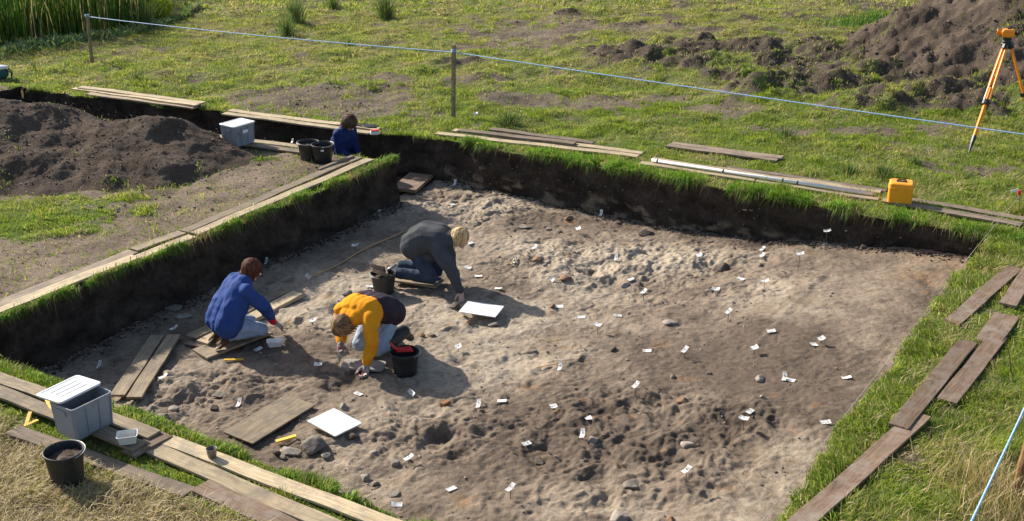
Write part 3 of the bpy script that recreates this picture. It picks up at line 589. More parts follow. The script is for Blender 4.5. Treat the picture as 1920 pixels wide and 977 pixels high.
bucket(580, 299, .16, .27, 'black bucket, left one of two by the trench, partly hidden', BG, 1, .05, ground_h)
bk4, b4p = bucket(606, 303, .16, .27, 'black bucket, right one of two by the trench, with a pale sticker', BG, False, .05, ground_h)
bk5, b5p = bucket(128, 902, .150, .28, 'black bucket of sieved soil standing on straw in the near left corner', BG, 1, .03, ground_h)
COVER.append((b5p.x, b5p.y, 1, 0, .13, .13))
bm = bmesh.new(); box(bm, (.0, -.158, .215), (.045, .004, .03)); s_ = bmobj('sticker', bm, M['tagw'], bk4); bk4.rotation_euler.z = .15
# red scoop
t = empty('hand_scoop', b1p + Vector((-.04, .02, .235)), .15, 'red plastic hand scoop sticking out of the bucket beside the yellow fleece', 'scoop')
bm = bmesh.new(); tube(bm, [(-.11, 0, .12), (-.07, 0, .065), (-.035, 0, .012)], [.014, .013, .016], 10); bmobj('handle', bm, M['red'], t, True)
bm = bmesh.new()
for i in range(9):
    a = math.pi * (.05 + .9 * i / 8)
    for r_, x_, k in ((.052, -.045, 0), (.055, .10, 1)): bm.verts.new((x_ + (.03 * math.sin(a) if k else 0), r_ * math.cos(a), .045 - r_ * .75 * math.sin(a)))
bm.verts.ensure_lookup_table()
for i in range(8): bm.faces.new([bm.verts[j] for j in (2 * i, 2 * i + 1, 2 * i + 3, 2 * i + 2)])
bm.faces.new([bm.verts[2 * i] for i in range(9)]); o = bmobj('blade', bm, M['red'], t, True); o.modifiers.new('s', 'SOLIDIFY').thickness = .004
# metal dustpan
t = empty('dustpan', b2p + Vector((-.02, .0, .26)), .25, 'earth-stained metal dustpan lying on the bucket behind the yellow fleece', 'dustpan')
bm = bmesh.new(); P = [(-.13, -.085, .03), (.07, -.11, .0), (.07, .11, .0), (-.13, .085, .03), (-.13, -.085, .075), (.07, -.11, .055), (.07, .11, .055), (-.13, .085, .075)]
v = [bm.verts.new((x * .9, y, z - .01 + .25 * -x)) for x, y, z in P]
for q in ((0, 1, 2, 3), (0, 1, 5, 4), (3, 2, 6, 7), (1, 2, 6, 5)): bm.faces.new([v[i] for i in q])
o = bmobj('pan', bm, noisy('stained_pan', (.22, .16, .10), (.36, .28, .19), 12, .6), t); o.modifiers.new('s', 'SOLIDIFY').thickness = .003
bm = bmesh.new(); tube(bm, [(.06, 0, .02), (.12, .015, .05), (.19, .03, .075)], [.016, .013, .015], 10); bmobj('handle', bm, M['metal'], t, True)

GROOVE = noisy('lid_groove', (.52, .53, .54), (.60, .60, .60), 9., .5)
def crate(px, py, w, d, h, rz, label, f=ground_h, up=.035, lid='shut'):
    p = on(px, py, f, up); p.z += up; t = empty('storage_box', p, rz, label, 'box', 'grey plastic storage boxes')
    COVER.append((p.x, p.y, math.cos(rz), math.sin(rz), w / 2, d / 2))
    bm = bmesh.new(); W, Dp = w / 2, d / 2
    rtub(bm, [(W * .88, Dp * .88, 0), (W * .965, Dp * .96, h - .03), (W, Dp, h - .03), (W, Dp, h - .002), (W * .955, Dp * .945, h - .002), (W * .86, Dp * .86, .006)], .03)
    bm.faces.new([bm.verts.new((x, y, .006)) for x, y in rrect(W * .86, Dp * .86, .03)]); bmobj('shell', bm, M['grey_plastic'], t)
    for s in (-1, 1):
        for u in (-.86, -.3, .3, .86):
            bm = bmesh.new(); vs = box(bm, (u * W, s * (Dp * .945 + .001), h * .47), (.010, .010, h * .86))
            for v_ in vs:
                k = (v_.co.z / h - .47); v_.co.y += s * k * Dp * .075; v_.co.x *= 1 + .08 * k
            bmobj('rib', bm, M['grey_plastic'], t)
        bm = bmesh.new(); box(bm, (s * (W * .985), 0, h - .065), (.014, Dp * .8, .045)); bmobj('hand_grip', bm, M['grey_plastic'], t, bevel=.004)
    bm = bmesh.new(); rtub(bm, [(W + .008, Dp + .008, -.012), (W + .012, Dp + .012, .006), (W - .008, Dp - .008, .010), (W - .02, Dp - .02, .004), (W * .0 + .01, .01, .004)], .035, False, True)
    l = bmobj('lid', bm, M['lid'], t, bevel=.002)
    for i, yy in enumerate((-.45, 0, .45)):
        if lid == 'ajar':
            bm = bmesh.new(); box(bm, (0, yy * Dp, .0075), (W * 1.3, .005, .003)); g = bmobj('groove', bm, GROOVE, l)
    if lid == 'shut': l.location = (0, 0, h + .004)
    else: l.location = (.0, Dp * .98, h + .022); l.rotation_euler = (-.05, .0, .03)
    return t, p
bx, bxp = crate(160, 802, .405, .30, .30, .98, 'open grey plastic box with its pale lid pushed aside on the near planks', lid='ajar', up=.075)
bx2, bx2p = crate(448, 269, .42, .32, .32, .95, 'closed grey plastic box with white lid on planks by the trench', up=.045)
bm = bmesh.new(); box(bm, (0, -.166, .22), (.10, .003, .05)); bmobj('sticker', bm, M['tagw'], bx2)
t = empty('bag', bxp + Vector((.06, .03, .15)), .3, 'dull yellow sponge pad lying inside the open grey plastic box', 'sponge')
t.name = 'sponge'; bm = bmesh.new(); box(bm, (0, 0, 0), (.14, .11, .10)); bmesh.ops.subdivide_edges(bm, edges=bm.edges, cuts=6, use_grid_fill=True)
for v_ in bm.verts: v_.co += Vector(RNG.normal(0, .003, 3))
bmobj('pad', bm, noisy('sponge', (.40, .28, .05), (.55, .38, .08), 30., .9), t, True)
def tub(px, py, w, d, h, rz, f, up, label, m):
    p = on(px, py, f, up); p.z += up; bm = bmesh.new(); rtub(bm, [(w * .40, d * .40, 0), (w * .48, d * .48, h - .006), (w * .51, d * .51, h - .006), (w * .51, d * .51, h), (w * .47, d * .47, h), (w * .39, d * .39, .004)], .02)
    bm.faces.new([bm.verts.new((x, y, .004)) for x, y in rrect(w * .39, d * .39, .02)]); o = bmobj('plastic_tub', bm, m, bevel=.001); o.location = p; o.rotation_euler.z = rz; tag(o, label, 'tub', 'food tubs'); return o
tub(240, 828, .165, .13, .075, .25, ground_h, .08, 'milky open tub standing on the plank end beside the open grey box', M['tub'])
tub(516, 648, .18, .11, .065, .22, floor_h, .0, 'white rectangular tub on the soil right of the person in blue', M['white'])
p = on(398, 857, ground_h, .035); bm = bmesh.new(); lathe(bm, [(.026, 0), (.034, .004), (.043, .075), (.045, .08), (.041, .08), (.032, .01), (.0001, .008)], 28)
o = bmobj('cup', bm, noisy('cup_glaze', (.02, .02, .02), (.22, .19, .15), 3., .35, .5), smooth=True); o.location = p + Vector((0, 0, .037)); tag(o, 'small black and tan cup standing on the near pale plank', 'cup')
# orange instrument case
p = on(1686, 378, ground_h, .035); p.z += .035; t = empty('instrument_case', p, -.30, 'bright orange carrying case with black handle standing on the grey planks', 'case'); COVER.append((p.x, p.y, .95, -.29, .16, .13))
bm = bmesh.new(); rtub(bm, [(.14, .11, 0), (.152, .125, .012), (.155, .128, .20), (.158, .131, .203), (.158, .131, .215), (.152, .125, .218), (.15, .122, .265), (.135, .108, .278)], .035, True, True); bmobj('shell', bm, M['case'], t, bevel=.002)
bm = bmesh.new(); tube(bm, [(-.055, .0, .275), (-.055, .0, .296), (-.04, 0, .302), (.04, 0, .302), (.055, 0, .296), (.055, 0, .275)], .0085, 8)
bmobj('handle', bm, M['black'], t, True); bm = bmesh.new(); box(bm, (0, 0, .279), (.13, .07, .004)); bmobj('handle_plate', bm, M['black'], t)
for s in (-1, 1):
    bm = bmesh.new(); box(bm, (s * .08, -.133, .205), (.03, .012, .05)); bmobj('latch', bm, M['case'], t, bevel=.003)
# white pipe
p, q = on(1222, 300, ground_h, .055), on(1637, 365, ground_h, .055); p.z += .058; q.z += .058
t = empty('pipe', (p + q) / 2, math.atan2(q.y - p.y, q.x - p.x), 'long white plastic pipe lying on the pale planks of the far edge', 'pipe'); L = (q - p).length / 2
bm = bmesh.new(); lathe(bm, [(.018, 0), (.023, 0), (.023, 2 * L), (.018, 2 * L)], 20, cap=False); bmesh.ops.rotate(bm, verts=bm.verts, matrix=Matrix.Rotation(math.pi / 2, 3, 'Y')); bmesh.ops.translate(bm, verts=bm.verts, vec=(-L, 0, 0))
bmobj('tube', bm, M['white'], t, True)
for u in (-.95, -.32, .22, .35): 
    bm = bmesh.new(); lathe(bm, [(.0235, 0), (.0255, .003), (.0255, .022), (.0235, .025)], 20, cap=False); bmesh.ops.rotate(bm, verts=bm.verts, matrix=Matrix.Rotation(math.pi / 2, 3, 'Y')); bmesh.ops.translate(bm, verts=bm.verts, vec=(u * L, 0, 0)); bmobj('band', bm, M['black'], t, True)
# tripod with level
foot = on(1816, 288, ground_h); hub = G(1887, 84, 1.42)
FS = [(foot.x, foot.y), (hub.x + .62, hub.y - .12), (hub.x + .05, hub.y + .72)]
t = empty('survey_tripod', (hub.x, hub.y, gz(hub.x, hub.y)), 0, 'orange wooden-legged survey tripod with black fittings standing by the spoil mound', 'tripod'); base = t.location.copy()
hz = hub.z - base.z
for k, (fx, fy) in enumerate(FS):
    F = Vector((fx, fy, gz(fx, fy))) - base; H_ = Vector((0, 0, hz)) + (Vector((F.x, F.y, 0)).normalized() * .06); d = (H_ - F); sdv = d.cross(Vector((0, 0, 1))).normalized()
    leg = empty('leg', (0, 0, 0)); leg.parent = t
    def at(u): return F + d * u
    bm = bmesh.new()
    for s in (-1, 1): tube(bm, [at(.47) + sdv * s * .036, at(.97) + sdv * s * .022], .019, 8)
    bmobj('upper_rail', bm, M['orange'], leg)
    bm = bmesh.new(); tube(bm, [at(.115), at(.60)], .030, 4); bmobj('sliding_rail', bm, M['orange'], leg)
    bm = bmesh.new(); tube(bm, [at(.445) , at(.485)], .058, 10); tube(bm, [at(.465) + sdv * .03, at(.465) + sdv * .075], .01, 8); bmobj('clamp', bm, M['black'], leg)
    bm = bmesh.new(); tube(bm, [at(.0) - d * .02, at(.03), at(.10), at(.16)], [.004, .014, .032, .034], 8); bmobj('spike', bm, M['black'], leg)
    bm = bmesh.new(); tube(bm, [at(.965), at(1.0)], .048, 8); bmobj('hinge', bm, M['black'], leg)
bm = bmesh.new(); lathe(bm, [(.05, -.01), (.085, 0), (.085, .028), (.07, .034)], 24, (0, 0, hz)); bmobj('head_plate', bm, M['black'], t, True)
lv = empty('optical_level', base + Vector((0, 0, hz + .034)), 2.75, 'orange optical level instrument mounted on top of the tripod', 'level')
lv.scale = (1.25, 1.25, 1.3); bm = bmesh.new(); lathe(bm, [(.055, 0), (.06, .006), (.06, .02), (.048, .026), (.048, .045), (.055, .05), (.055, .062), (.03, .066)], 24); bmobj('foot_screws_base', bm, M['black'], lv, True)
bm = bmesh.new(); rtub(bm, [(.060, .045, .066), (.075, .052, .085), (.075, .052, .135), (.055, .042, .16)], .02, True, True); bmobj('housing', bm, M['orange'], lv, bevel=.004)
bm = bmesh.new(); tube(bm, [(.06, 0, .115), (.115, 0, .115), (.118, 0, .115), (.13, 0, .115)], [.036, .036, .040, .040], 20); bmobj('objective', bm, M['orange'], lv, True)
bm = bmesh.new(); tube(bm, [(-.06, 0, .115), (-.10, 0, .115), (-.102, 0, .115), (-.118, 0, .115)], [.02, .02, .026, .026], 16); bmobj('eyepiece', bm, M['black'], lv, True)
bm = bmesh.new(); tube(bm, [(0, -.045, .105), (0, -.082, .105)], .020, 14); bmobj('focus_knob', bm, M['black'], lv, True)
bm = bmesh.new(); box(bm, (-.01, 0, .166), (.05, .02, .012)); bmobj('sight', bm, M['black'], lv, bevel=.002)
# posts and rope
def post(px, py, tx, ty, h, w_, label, rnd=False):
    p = on(px, py, ground_h); q = G(tx, ty, p.z + h); q = p + (q - p) * 1.0; q.y = p.y + (q.y - p.y) * 1.; t = empty('wooden_post', p, 0, label, 'post', 'posts of the rope barrier')
    d = q - p; bm = bmesh.new(); n = 8; tube(bm, [d * (i / n) + Vector((.003 * math.sin(i * 2), .003 * math.cos(i * 3), 0)) for i in range(n + 1)], [w_ * (1 + .04 * math.sin(i * 1.3)) for i in range(n + 1)], 12 if rnd else 4); bmobj('stake', bm, WOOD['post'], t)
    return t, p, q
def solve_h(px, py, ty):
    p = on(px, py, ground_h); lo, hi = .3, 3.
    for _ in range(40):
        m = (lo + hi) / 2; s, c = math.sin(PITCH), math.cos(PITCH); v = p + Vector((0, 0, m - CAM_H)); yy = 488.5 - FPX * (v.y * s + v.z * c) / (v.y * c - v.z * s)
        if yy > ty: lo = m
        else: hi = m
    return m
h1 = solve_h(173, 118, 27); h2 = solve_h(850, 220, 84)
t1, p1, q1 = post(173, 118, 163, 27, h1, .036, 'slightly leaning grey post at the left end of the blue rope'); t2, p2, q2 = post(850, 220, 851, 84, h2, .036, 'straight brown wooden post in the middle of the meadow carrying the rope')
for tt, dd in ((t1, q1 - p1), (t2, q2 - p2)):
    bm = bmesh.new(); c_ = dd * (.955 if tt is t1 else .90); tube(bm, [c_ + Vector((.040 * math.cos(a), .040 * math.sin(a), .004 * a)) for a in np.linspace(0, 12.5, 40)], .007, 6); bmobj('rope_knot', bm, M['rope'], tt)
r1 = p1 + (q1 - p1) * .955; r2 = p2 + (q2 - p2) * .90; e = G(1920, 250, 1.15); p3 = r2 + (e - r2) * 1.25
t3 = empty('wooden_post', (p3.x, p3.y, 0), 0, 'brown rope post just outside the right edge of the picture', 'post', 'posts of the rope barrier')
bm = bmesh.new(); tube(bm, [(0, .03, -.02), (0, .03, p3.z + .12)], .035, 6); bmobj('stake', bm, WOOD['post'], t3)
t4 = empty('wooden_post', on(1905, 928, ground_h), 0, 'thick brown leaning stake in tall dry grass at the lower right edge', 'post', 'posts of the rope barrier')
bm = bmesh.new(); tube(bm, [(0, 0, -.02), (.012, .01, .25), (.05, .03, .55), (.09, .05, .9)], .038, 10); bmobj('stake', bm, noisy('rusty_stake', (.17, .09, .04), (.30, .17, .08), 12, .8), t4)
def sag(a, b, s, n=40): return [a.lerp(b, i / n) - Vector((0, 0, s * 4 * (i / n) * (1 - i / n))) for i in range(n + 1)]
ra = G(1920, 768, .72); rb = G(1822, 977, .62); rc = rb + (rb - ra) * 1.2; rd = ra + (ra - rb) * .35
pts = sag(r1, r2, .04) + sag(r2, p3, .02)[1:] + sag(p3, rd, .05)[1:] + sag(rd, rc, .0)[1:]
bm = bmesh.new(); tube(bm, pts, .0085, 6); tag(bmobj('rope', bm, M['rope'], smooth=True), 'thin blue and white barrier rope strung from post to post over the meadow', 'rope')
t5 = empty('wooden_post', (rc.x, rc.y, 0), 0, 'brown rope post below the lower right corner of the picture', 'post', 'posts of the rope barrier')
bm = bmesh.new(); tube(bm, [(0, 0, -.02), (0, 0, rc.z + .1)], .035, 6); bmobj('stake', bm, WOOD['post'], t5)
# grid string and red-headed peg
pg = on(1912, 400, ground_h); t = empty('marker_peg', pg, 0, 'thin wire peg with red tape and white tag at the right corner', 'peg')
bm = bmesh.new(); tube(bm, [(0, 0, -.02), (-.02, .0, .13), (-.05, 0, .29)], .006, 6); bmobj('wire', bm, M['pin'], t)
bm = bmesh.new(); tube(bm, [(-.045, 0, .25), (-.055, 0, .31)], .022, 8); bmobj('red_tape', bm, M['red'], t, bevel=.004)
bm = bmesh.new(); box(bm, (-.12, -.01, .31), (.10, .004, .035), Matrix.Rotation(-.35, 3, 'Y')); bmobj('card', bm, M['tagw'], t)
s0 = pg + Vector((-.04, 0, .24)); s1 = G(1832, 462, .02); s2 = G(1408, 1003, .0)
bm = bmesh.new(); tube(bm, [s0, s1, s2, s2 + (s2 - s1).normalized() * 1.], .0028, 5); tag(bmobj('string', bm, M['string']), 'thin pale grid string stretched along the right side of the pit', 'string')
# cane
P = [on(x, y, floor_h) + Vector((0, 0, .02)) for x, y in ((579, 523), (603, 513), (625, 504), (648, 491), (668, 478), (688, 467), (708, 458), (730, 449), (756, 437))]
bm = bmesh.new(); tube(bm, P, .009, 8); tag(bmobj('cane', bm, M['cane'], smooth=True), 'long bent tan cane lying on the shaded pit floor behind the grey fleece', 'cane')
def bar(x0, y0, x1, y1, w_, t_, m, name, label, cat, f, z, group=None):
    p, q = on(x0, y0, f), on(x1, y1, f); p.z += z; q.z += z; d = q - p; bm = bmesh.new(); box(bm, (0, 0, 0), (d.length, w_, t_)); o = bmobj(name, bm, m, bevel=.002)
    o.location = (p + q) / 2; o.rotation_euler = (0, -math.asin(d.normalized().z), math.atan2(d.y, d.x)); tag(o, label, cat, group); return o
FR = 'yellow folding rules'
bar(421, 677, 457, 676, .032, .012, M['yellow'], 'folding_rule', 'yellow folding rule below the board of the person in blue', 'rule', floor_h, .015, FR)
bar(518, 833, 556, 822, .045, .014, M['yellow'], 'folding_rule', 'worn yellow rule between the brown panel and large stone', 'rule', floor_h, .03, FR)
t = empty('folding_rule', on(52, 800, ground_h), 0, 'yellow folding rule bent in a V on grass left of the open box', 'rule', FR)
bm = bmesh.new(); box(bm, (-.01, .055, .045), (.032, .17, .012), Matrix.Rotation(.12, 3, 'Z') @ Matrix.Rotation(.25, 3, 'X')); bmobj('arm', bm, M['yellow'], t, bevel=.002)
bm = bmesh.new(); box(bm, (.035, .0, .035), (.13, .032, .012), Matrix.Rotation(.95, 3, 'Z')); bmobj('arm', bm, M['yellow'], t, bevel=.002)
bar(92, 766, 102, 783, .045, .015, M['yellow'], 'folding_rule', 'short yellow rule end on the plank left of the open box', 'rule', ground_h, .085, FR)
# lost things by the trench and field edge
p = on(684, 238, ground_h, .05); t = empty('cloth', p + Vector((0, 0, .055)), 0, 'dark cloth lying on the plank ends behind the crouching person', 'cloth')
bm = bmesh.new(); bmesh.ops.create_grid(bm, x_segments=20, y_segments=10, size=1)
for v_ in bm.verts:
    x_, y_ = v_.co.x, v_.co.y; v_.co = Vector((x_ * .24 * (1 + .1 * math.sin(y_ * 5)), y_ * .09 * (1 + .2 * math.sin(x_ * 4)), .025 + .02 * float(perlin(x_ * 2, y_ * 2, 3)) - .02 * (abs(x_) > .9)))
o = bmobj('fabric', bm, M['darkcloth'], t, True); o.modifiers.new('s', 'SOLIDIFY').thickness = .012; o.rotation_euler.z = -.3
t = empty('packet', on(703, 252, ground_h), .3, 'small white packet with a red top at the trench edge', 'packet')
bm = bmesh.new(); box(bm, (0, 0, .03), (.15, .08, .05)); bmobj('pack', bm, M['white'], t, bevel=.006); bm = bmesh.new(); box(bm, (.0, 0, .066), (.13, .075, .02)); bmobj('red_top', bm, M['red'], t, bevel=.005)
p = on(-4, 150, ground_h); t = empty('rucksack', p, .4, 'teal rucksack with white flap lying in grass at the left edge', 'bag')
bm = bmesh.new(); bmesh.ops.create_icosphere(bm, subdivisions=4, radius=1)
for v_ in bm.verts: v_.co = Vector((v_.co.x * .22 * (1 + .1 * float(perlin(v_.co.x * 2, v_.co.z * 2, 4))), v_.co.y * .15, .13 + v_.co.z * .14 * (1 + .15 * float(perlin(v_.co.y * 3, v_.co.x * 3, 8)))))
bmobj('sack', bm, M['bagteal'], t, True); bm = bmesh.new(); bmesh.ops.create_icosphere(bm, subdivisions=3, radius=1)
for v_ in bm.verts: v_.co = Vector((.02 + v_.co.x * .20, -.01 + v_.co.y * .13, .235 + v_.co.z * .05))
bmobj('flap', bm, M['lid'], t, True)
for s in (-1, 1):
    bm = bmesh.new(); tube(bm, [(.18 + .02 * s, s * .05, .2), (.27, s * .07, .12), (.24, s * .09, .02)], .014, 6); bmobj('strap', bm, M['black'], t)
# foam pads and trowels
def pad(px, py, w_, d_, rz, up, label, m):
    p = on(px, py, floor_h, up); bm = bmesh.new(); rtub(bm, [(w_ / 2, d_ / 2, 0), (w_ / 2, d_ / 2, .028)], .05, True, True); o = bmobj('kneeling_pad', bm, m, bevel=.006); o.location = p + Vector((0, 0, up)); o.rotation_euler.z = rz; tag(o, label, 'pad', 'kneeling pads'); return o
pad(800, 526, .36, .20, -.35, .062, 'blue-grey foam pad on the board under the person in grey fleece', M['mat'])
pad(452, 627, .34, .20, .75, .048, 'green-grey foam pad on the board under the person in blue', M['mat'])
pad(682, 687, .46, .22, -.15, .02, 'grey foam pad under the knees of the person in yellow', noisy('grey_foam', (.22, .20, .18), (.32, .30, .27), 15, .85))

# ------------------------------------------------------------------ find tags
def card_mesh(w_, h_, curl):
    bm = bmesh.new(); n = 6; rows = []
    for i in range(n + 1):
        x = (i / n - .5) * w_; z = curl * ((2 * i / n - 1) ** 2 - .4) * w_; rows.append((bm.verts.new((x, -h_ / 2, z)), bm.verts.new((x, h_ / 2, z))))
    for a, b in zip(rows, rows[1:]): bm.faces.new((a[0], b[0], b[1], a[1]))
    r = bmesh.ops.extrude_face_region(bm, geom=bm.faces[:]); bmesh.ops.translate(bm, verts=[g for g in r['geom'] if isinstance(g, bmesh.types.BMVert)], vec=(0, 0, .0012)); bmesh.ops.recalc_face_normals(bm, faces=bm.faces); return bm
def tagcard():
    m, N, b = newmat('tag_card', .6, .2); tc = N.n('TexCoord'); sp = N.n('SeparateXYZ'); N.l(tc.outputs['Object'], sp.inputs[0]); oi = N.n('ObjectInfo')
    w_ = N.n('Math', operation='MULTIPLY'); w_.inputs[1].default_value = 420.; N.l(sp.outputs[1], w_.inputs[0]); sn = N.n('Math', operation='SINE'); N.l(w_.outputs[0], sn.inputs[0]); gt = N.n('Math', operation='GREATER_THAN'); gt.inputs[1].default_value = .35; N.l(sn.outputs[0], gt.inputs[0])
    mp = N.n('Mapping'); mp.inputs['Scale'].default_value = (230, 60, 60); ad = N.n('VectorMath', operation='ADD'); N.l(tc.outputs['Object'], ad.inputs[0]); N.l(oi.outputs['Random'], ad.inputs[1]); N.l(ad.outputs[0], mp.inputs[0]); no = N.n('TexNoise', i_Scale=1., i_Detail=2.); N.l(mp.outputs[0], no.inputs['Vector']); g2 = N.n('Math', operation='GREATER_THAN'); g2.inputs[1].default_value = .52; N.l(no.outputs[0], g2.inputs[0])
    ax = N.n('Math', operation='ABSOLUTE'); N.l(sp.outputs[0], ax.inputs[0]); l3 = N.n('Math', operation='LESS_THAN'); l3.inputs[1].default_value = .034; N.l(ax.outputs[0], l3.inputs[0])
    m1 = N.n('Math', operation='MULTIPLY'); N.l(gt.outputs[0], m1.inputs[0]); N.l(g2.outputs[0], m1.inputs[1]); m2 = N.n('Math', operation='MULTIPLY'); N.l(m1.outputs[0], m2.inputs[0]); N.l(l3.outputs[0], m2.inputs[1])
    n4 = N.n('TexNoise', i_Scale=28., i_Detail=5.); N.l(ad.outputs[0], n4.inputs['Vector']); r = N.n('ValToRGB'); r.color_ramp.elements[0].position = .35; r.color_ramp.elements[1].position = .52; r.color_ramp.elements[0].color = (.45, .40, .34, 1); r.color_ramp.elements[1].color = (.80, .80, .78, 1); N.l(n4.outputs[0], r.inputs[0])
    mx = N.n('MixRGB'); N.l(m2.outputs[0], mx.inputs[0]); N.l(r.outputs[0], mx.inputs[1]); mx.inputs[2].default_value = (.12, .12, .14, 1); N.l(mx.outputs[0], b.inputs['Base Color']); return m
M['tagw'] = tagcard()
TG = 'white find tags marking spots in the pit'
def ftag(px, py, kind, look, label, f=floor_h, ph=.10, sc=1.):
    """kind P card on a wire pin, F card lying flat, V card standing on edge, N bare pin"""
    yaw = {'-': 0, '/': .75, '\\': -.7, 'o': .25, '|': 1.5, 'x': -.25}[look] + random.uniform(-.12, .12)
    w_, h_ = (.072, .064) if look == 'o' else (.094, .046); w_ *= sc; h_ *= sc
    if kind == 'F':
        p = on(px, py, f, .01); o = bmobj('find_tag', card_mesh(w_, h_ * 1.15, .05), M['tagw']); o.location = p + Vector((0, 0, .014)); o.rotation_euler = (random.uniform(-.05, .25), random.uniform(-.15, .15), yaw); tag(o, label, 'tag', TG); return
    if kind == 'V': up = w_ * .45 if look in '|' else h_ * .6
    else: up = ph
    p = on(px, py, f, up); t = empty('find_tag', p, 0, label, 'tag', TG)
    if kind != 'N':
        o = bmobj('card', card_mesh(w_, h_, .12), M['tagw'], t)
        if kind == 'V': o.matrix_local = Matrix.Translation((0, 0, up)) @ Matrix.Rotation(.8, 4, 'X') @ Matrix.Rotation(-.55, 4, 'Y') @ Matrix.Rotation(1.35 if look == '|' else yaw, 4, 'Z')
        elif look in '|': o.rotation_euler = (.95, 0, 1.45); o.rotation_mode = 'XYZ'; o.matrix_local = Matrix.Translation((0, -.004, up)) @ Matrix.Rotation(.55, 4, 'X') @ Matrix.Rotation(-.45, 4, 'Y') @ Matrix.Rotation(1.4, 4, 'Z')
        else: o.matrix_local = Matrix.Translation((0, -.004, up)) @ Matrix.Rotation(random.uniform(.15, .40), 4, 'X') @ Matrix.Rotation(-.25, 4, 'Y') @ Matrix.Rotation(yaw, 4, 'Z')
    bm = bmesh.new(); tp = up + (.012 if kind != 'N' else .0)
    tube(bm, [(0, .003, -.03), (.002, .003, tp * .5), (0, .004, tp)], .0038, 6)
    if kind == 'N': tube(bm, [(0, .004, tp), (-.07, .0, tp + .01)], .0034, 6)
    bmobj('pin', bm, M['pin'], t)
TAGS = '''83 635 P - tag on a pin alone in the dark below the left bank, farthest left
220 573 P x pinned tag in dark shade under the left bank, above the twin planks
272 578 V | narrow upright tag in shade just right of a pinned one, above twin planks
347 520 P \\ pinned tag in the bank's shade left of the head of the blue person
326 614 P / tilted tag touching the upper end of the right twin plank
186 683 P | upright tag left of the twin planks near the grass corner
306 705 P / tilted tag just right of the lower half of the twin planks
448 754 P | upright pinned tag between the yellow rule and the brown panel
499 489 V | upright tag in shade above right of the head of the person in blue
586 445 F - flat tag in the shade left of the cane's middle, close to the bank
637 413 V | upright tag near the left bank, middle of the three high in its shade
708 395 F x pale tag in shade near the left bank's far end
666 459 P - tag lying just above the middle of the bent cane
578 519 V \\ small tag at the near end of the bent cane
693 537 F - tag half hidden left of the bucket with the dustpan
740 573 F / flat tag in front of the bucket with the dustpan
586 600 P - tag on a short pin between the white tub and the head above yellow shoulders
597 682 P x tag on a pin left of the trowel hand of the person in yellow
672 739 F \\ flat tag between the person in yellow and the square white board
772 736 V \\ curled tag below the bucket with the red scoop
766 857 P / tilted tag on a pin right of the large stone by the square board
846 917 F / flat tag near the bottom of the pit, left of the leaning one
957 913 P / leaning tag on a pin at the bottom of the pit beside low mounds
744 946 F - flat tag touching the near grass rim at the bottom of the pit
897 756 P | upright pinned tag left of a small flat one in the middle front
941 752 F - flat tag just right of an upright pinned one in the middle front
987 832 F / flat slanted tag alone on smooth floor left of the white stone
1038 762 F o small square flat tag left of another square one in the front middle
1103 784 F o small square flat tag above the pinned one by the white stone
1092 812 P | upright tag on a pin directly left of the white stone
1192 721 P / tilted tag on a pin above the dark lumpy ground
1050 686 V | thin upright tag at the end of a pale twig in the pit's middle
1213 658 F - flat tag left of a pinned tilted one in the right middle
1284 655 P / tilted tag on a pin right of a flat one in the right middle
1415 651 P o small tag on brown floor left of the two neighbouring tags by the right side
1446 621 F - flat tag on the smooth seam of the right floor
1526 646 F o lower left one of two touching tags near the right side
1540 634 P o upper right one of two touching tags near the right side
1471 705 V | upright tag right of the round pinkish stone, beside a flat one
1482 713 F \\ flat tag touching the upright one right of the pinkish stone
1587 708 F - flat tag nearest the right grass, level with the pinkish stone
1406 772 F / flat tag just above a pinned one over the dark hollow at right
1395 783 P \\ pinned tag over the dark hollow at right
1548 792 F - flat tag near the lower right grass edge
1287 880 P / slanted tag on a pin among the big lumps at the lower right
1366 583 P / slanted tag on a pin right of the flat pale stone
1121 608 P \\ tilted grey-white tag on a pin in the pit's centre
1090 595 F - flat tag just left of the tilted pinned one in the centre
1158 592 F - flat tag just right of the tilted pinned one in the centre
1048 575 F - flat tag beside a brown pebble right of the large white board
1207 546 P / tag on a pin below the pale rock in the upper middle
1183 524 F / small flat tag just above the pale rock in the upper middle
1342 541 P x tag lying tilted across two small stones at right of centre
1389 523 F \\ flat slanted tag right of the dark standing clod
1434 526 P - tag on a pin over the pale ridge right of the dark clod
1429 466 P / upper one of two thin parallel tags near the far wall
1429 478 P / lower one of two thin parallel tags near the far wall
1311 478 P o small tag above the brown clod in the far right part
1500 475 P - tag on a tall pin in the smooth far right part
1551 432 P - tag on a tall pin against the far wall, farthest right
1155 482 V | upright tag in front of the pale crusted ridge
1127 399 V | upright tag nearest the far wall in its middle
1050 376 V / grey tag leaning at the foot of the far wall
1084 428 P o small square tag between the flat stone and the pale rubble row
1002 463 P / tilted tag on a pin at the left end of the pale ridge
882 456 F / flat tag right of the face of the person in grey fleece
848 384 F / flat tag above the back of the person in grey fleece, on pale lumps
964 487 V | dull upright tag between the face in grey fleece and the pale ridge
1034 523 V \\ dull grey tag leaning in the pit's centre left of the orange brick
877 502 F x flat tag right of the sleeve of the person in grey fleece, upper one
897 518 F - flat tag right of the sleeve of the person in grey fleece, lower one
934 541 F x flat tag above the large white board at its right
859 649 P o small tag beside a dark hole right of the bucket with the red scoop
957 350 V | curled tag leaning against the far wall's left part
853 342 V | small stub tag right of the dark step board
484 655 F / flat tag between the white tub and the board of the person in blue'''.split('\n')
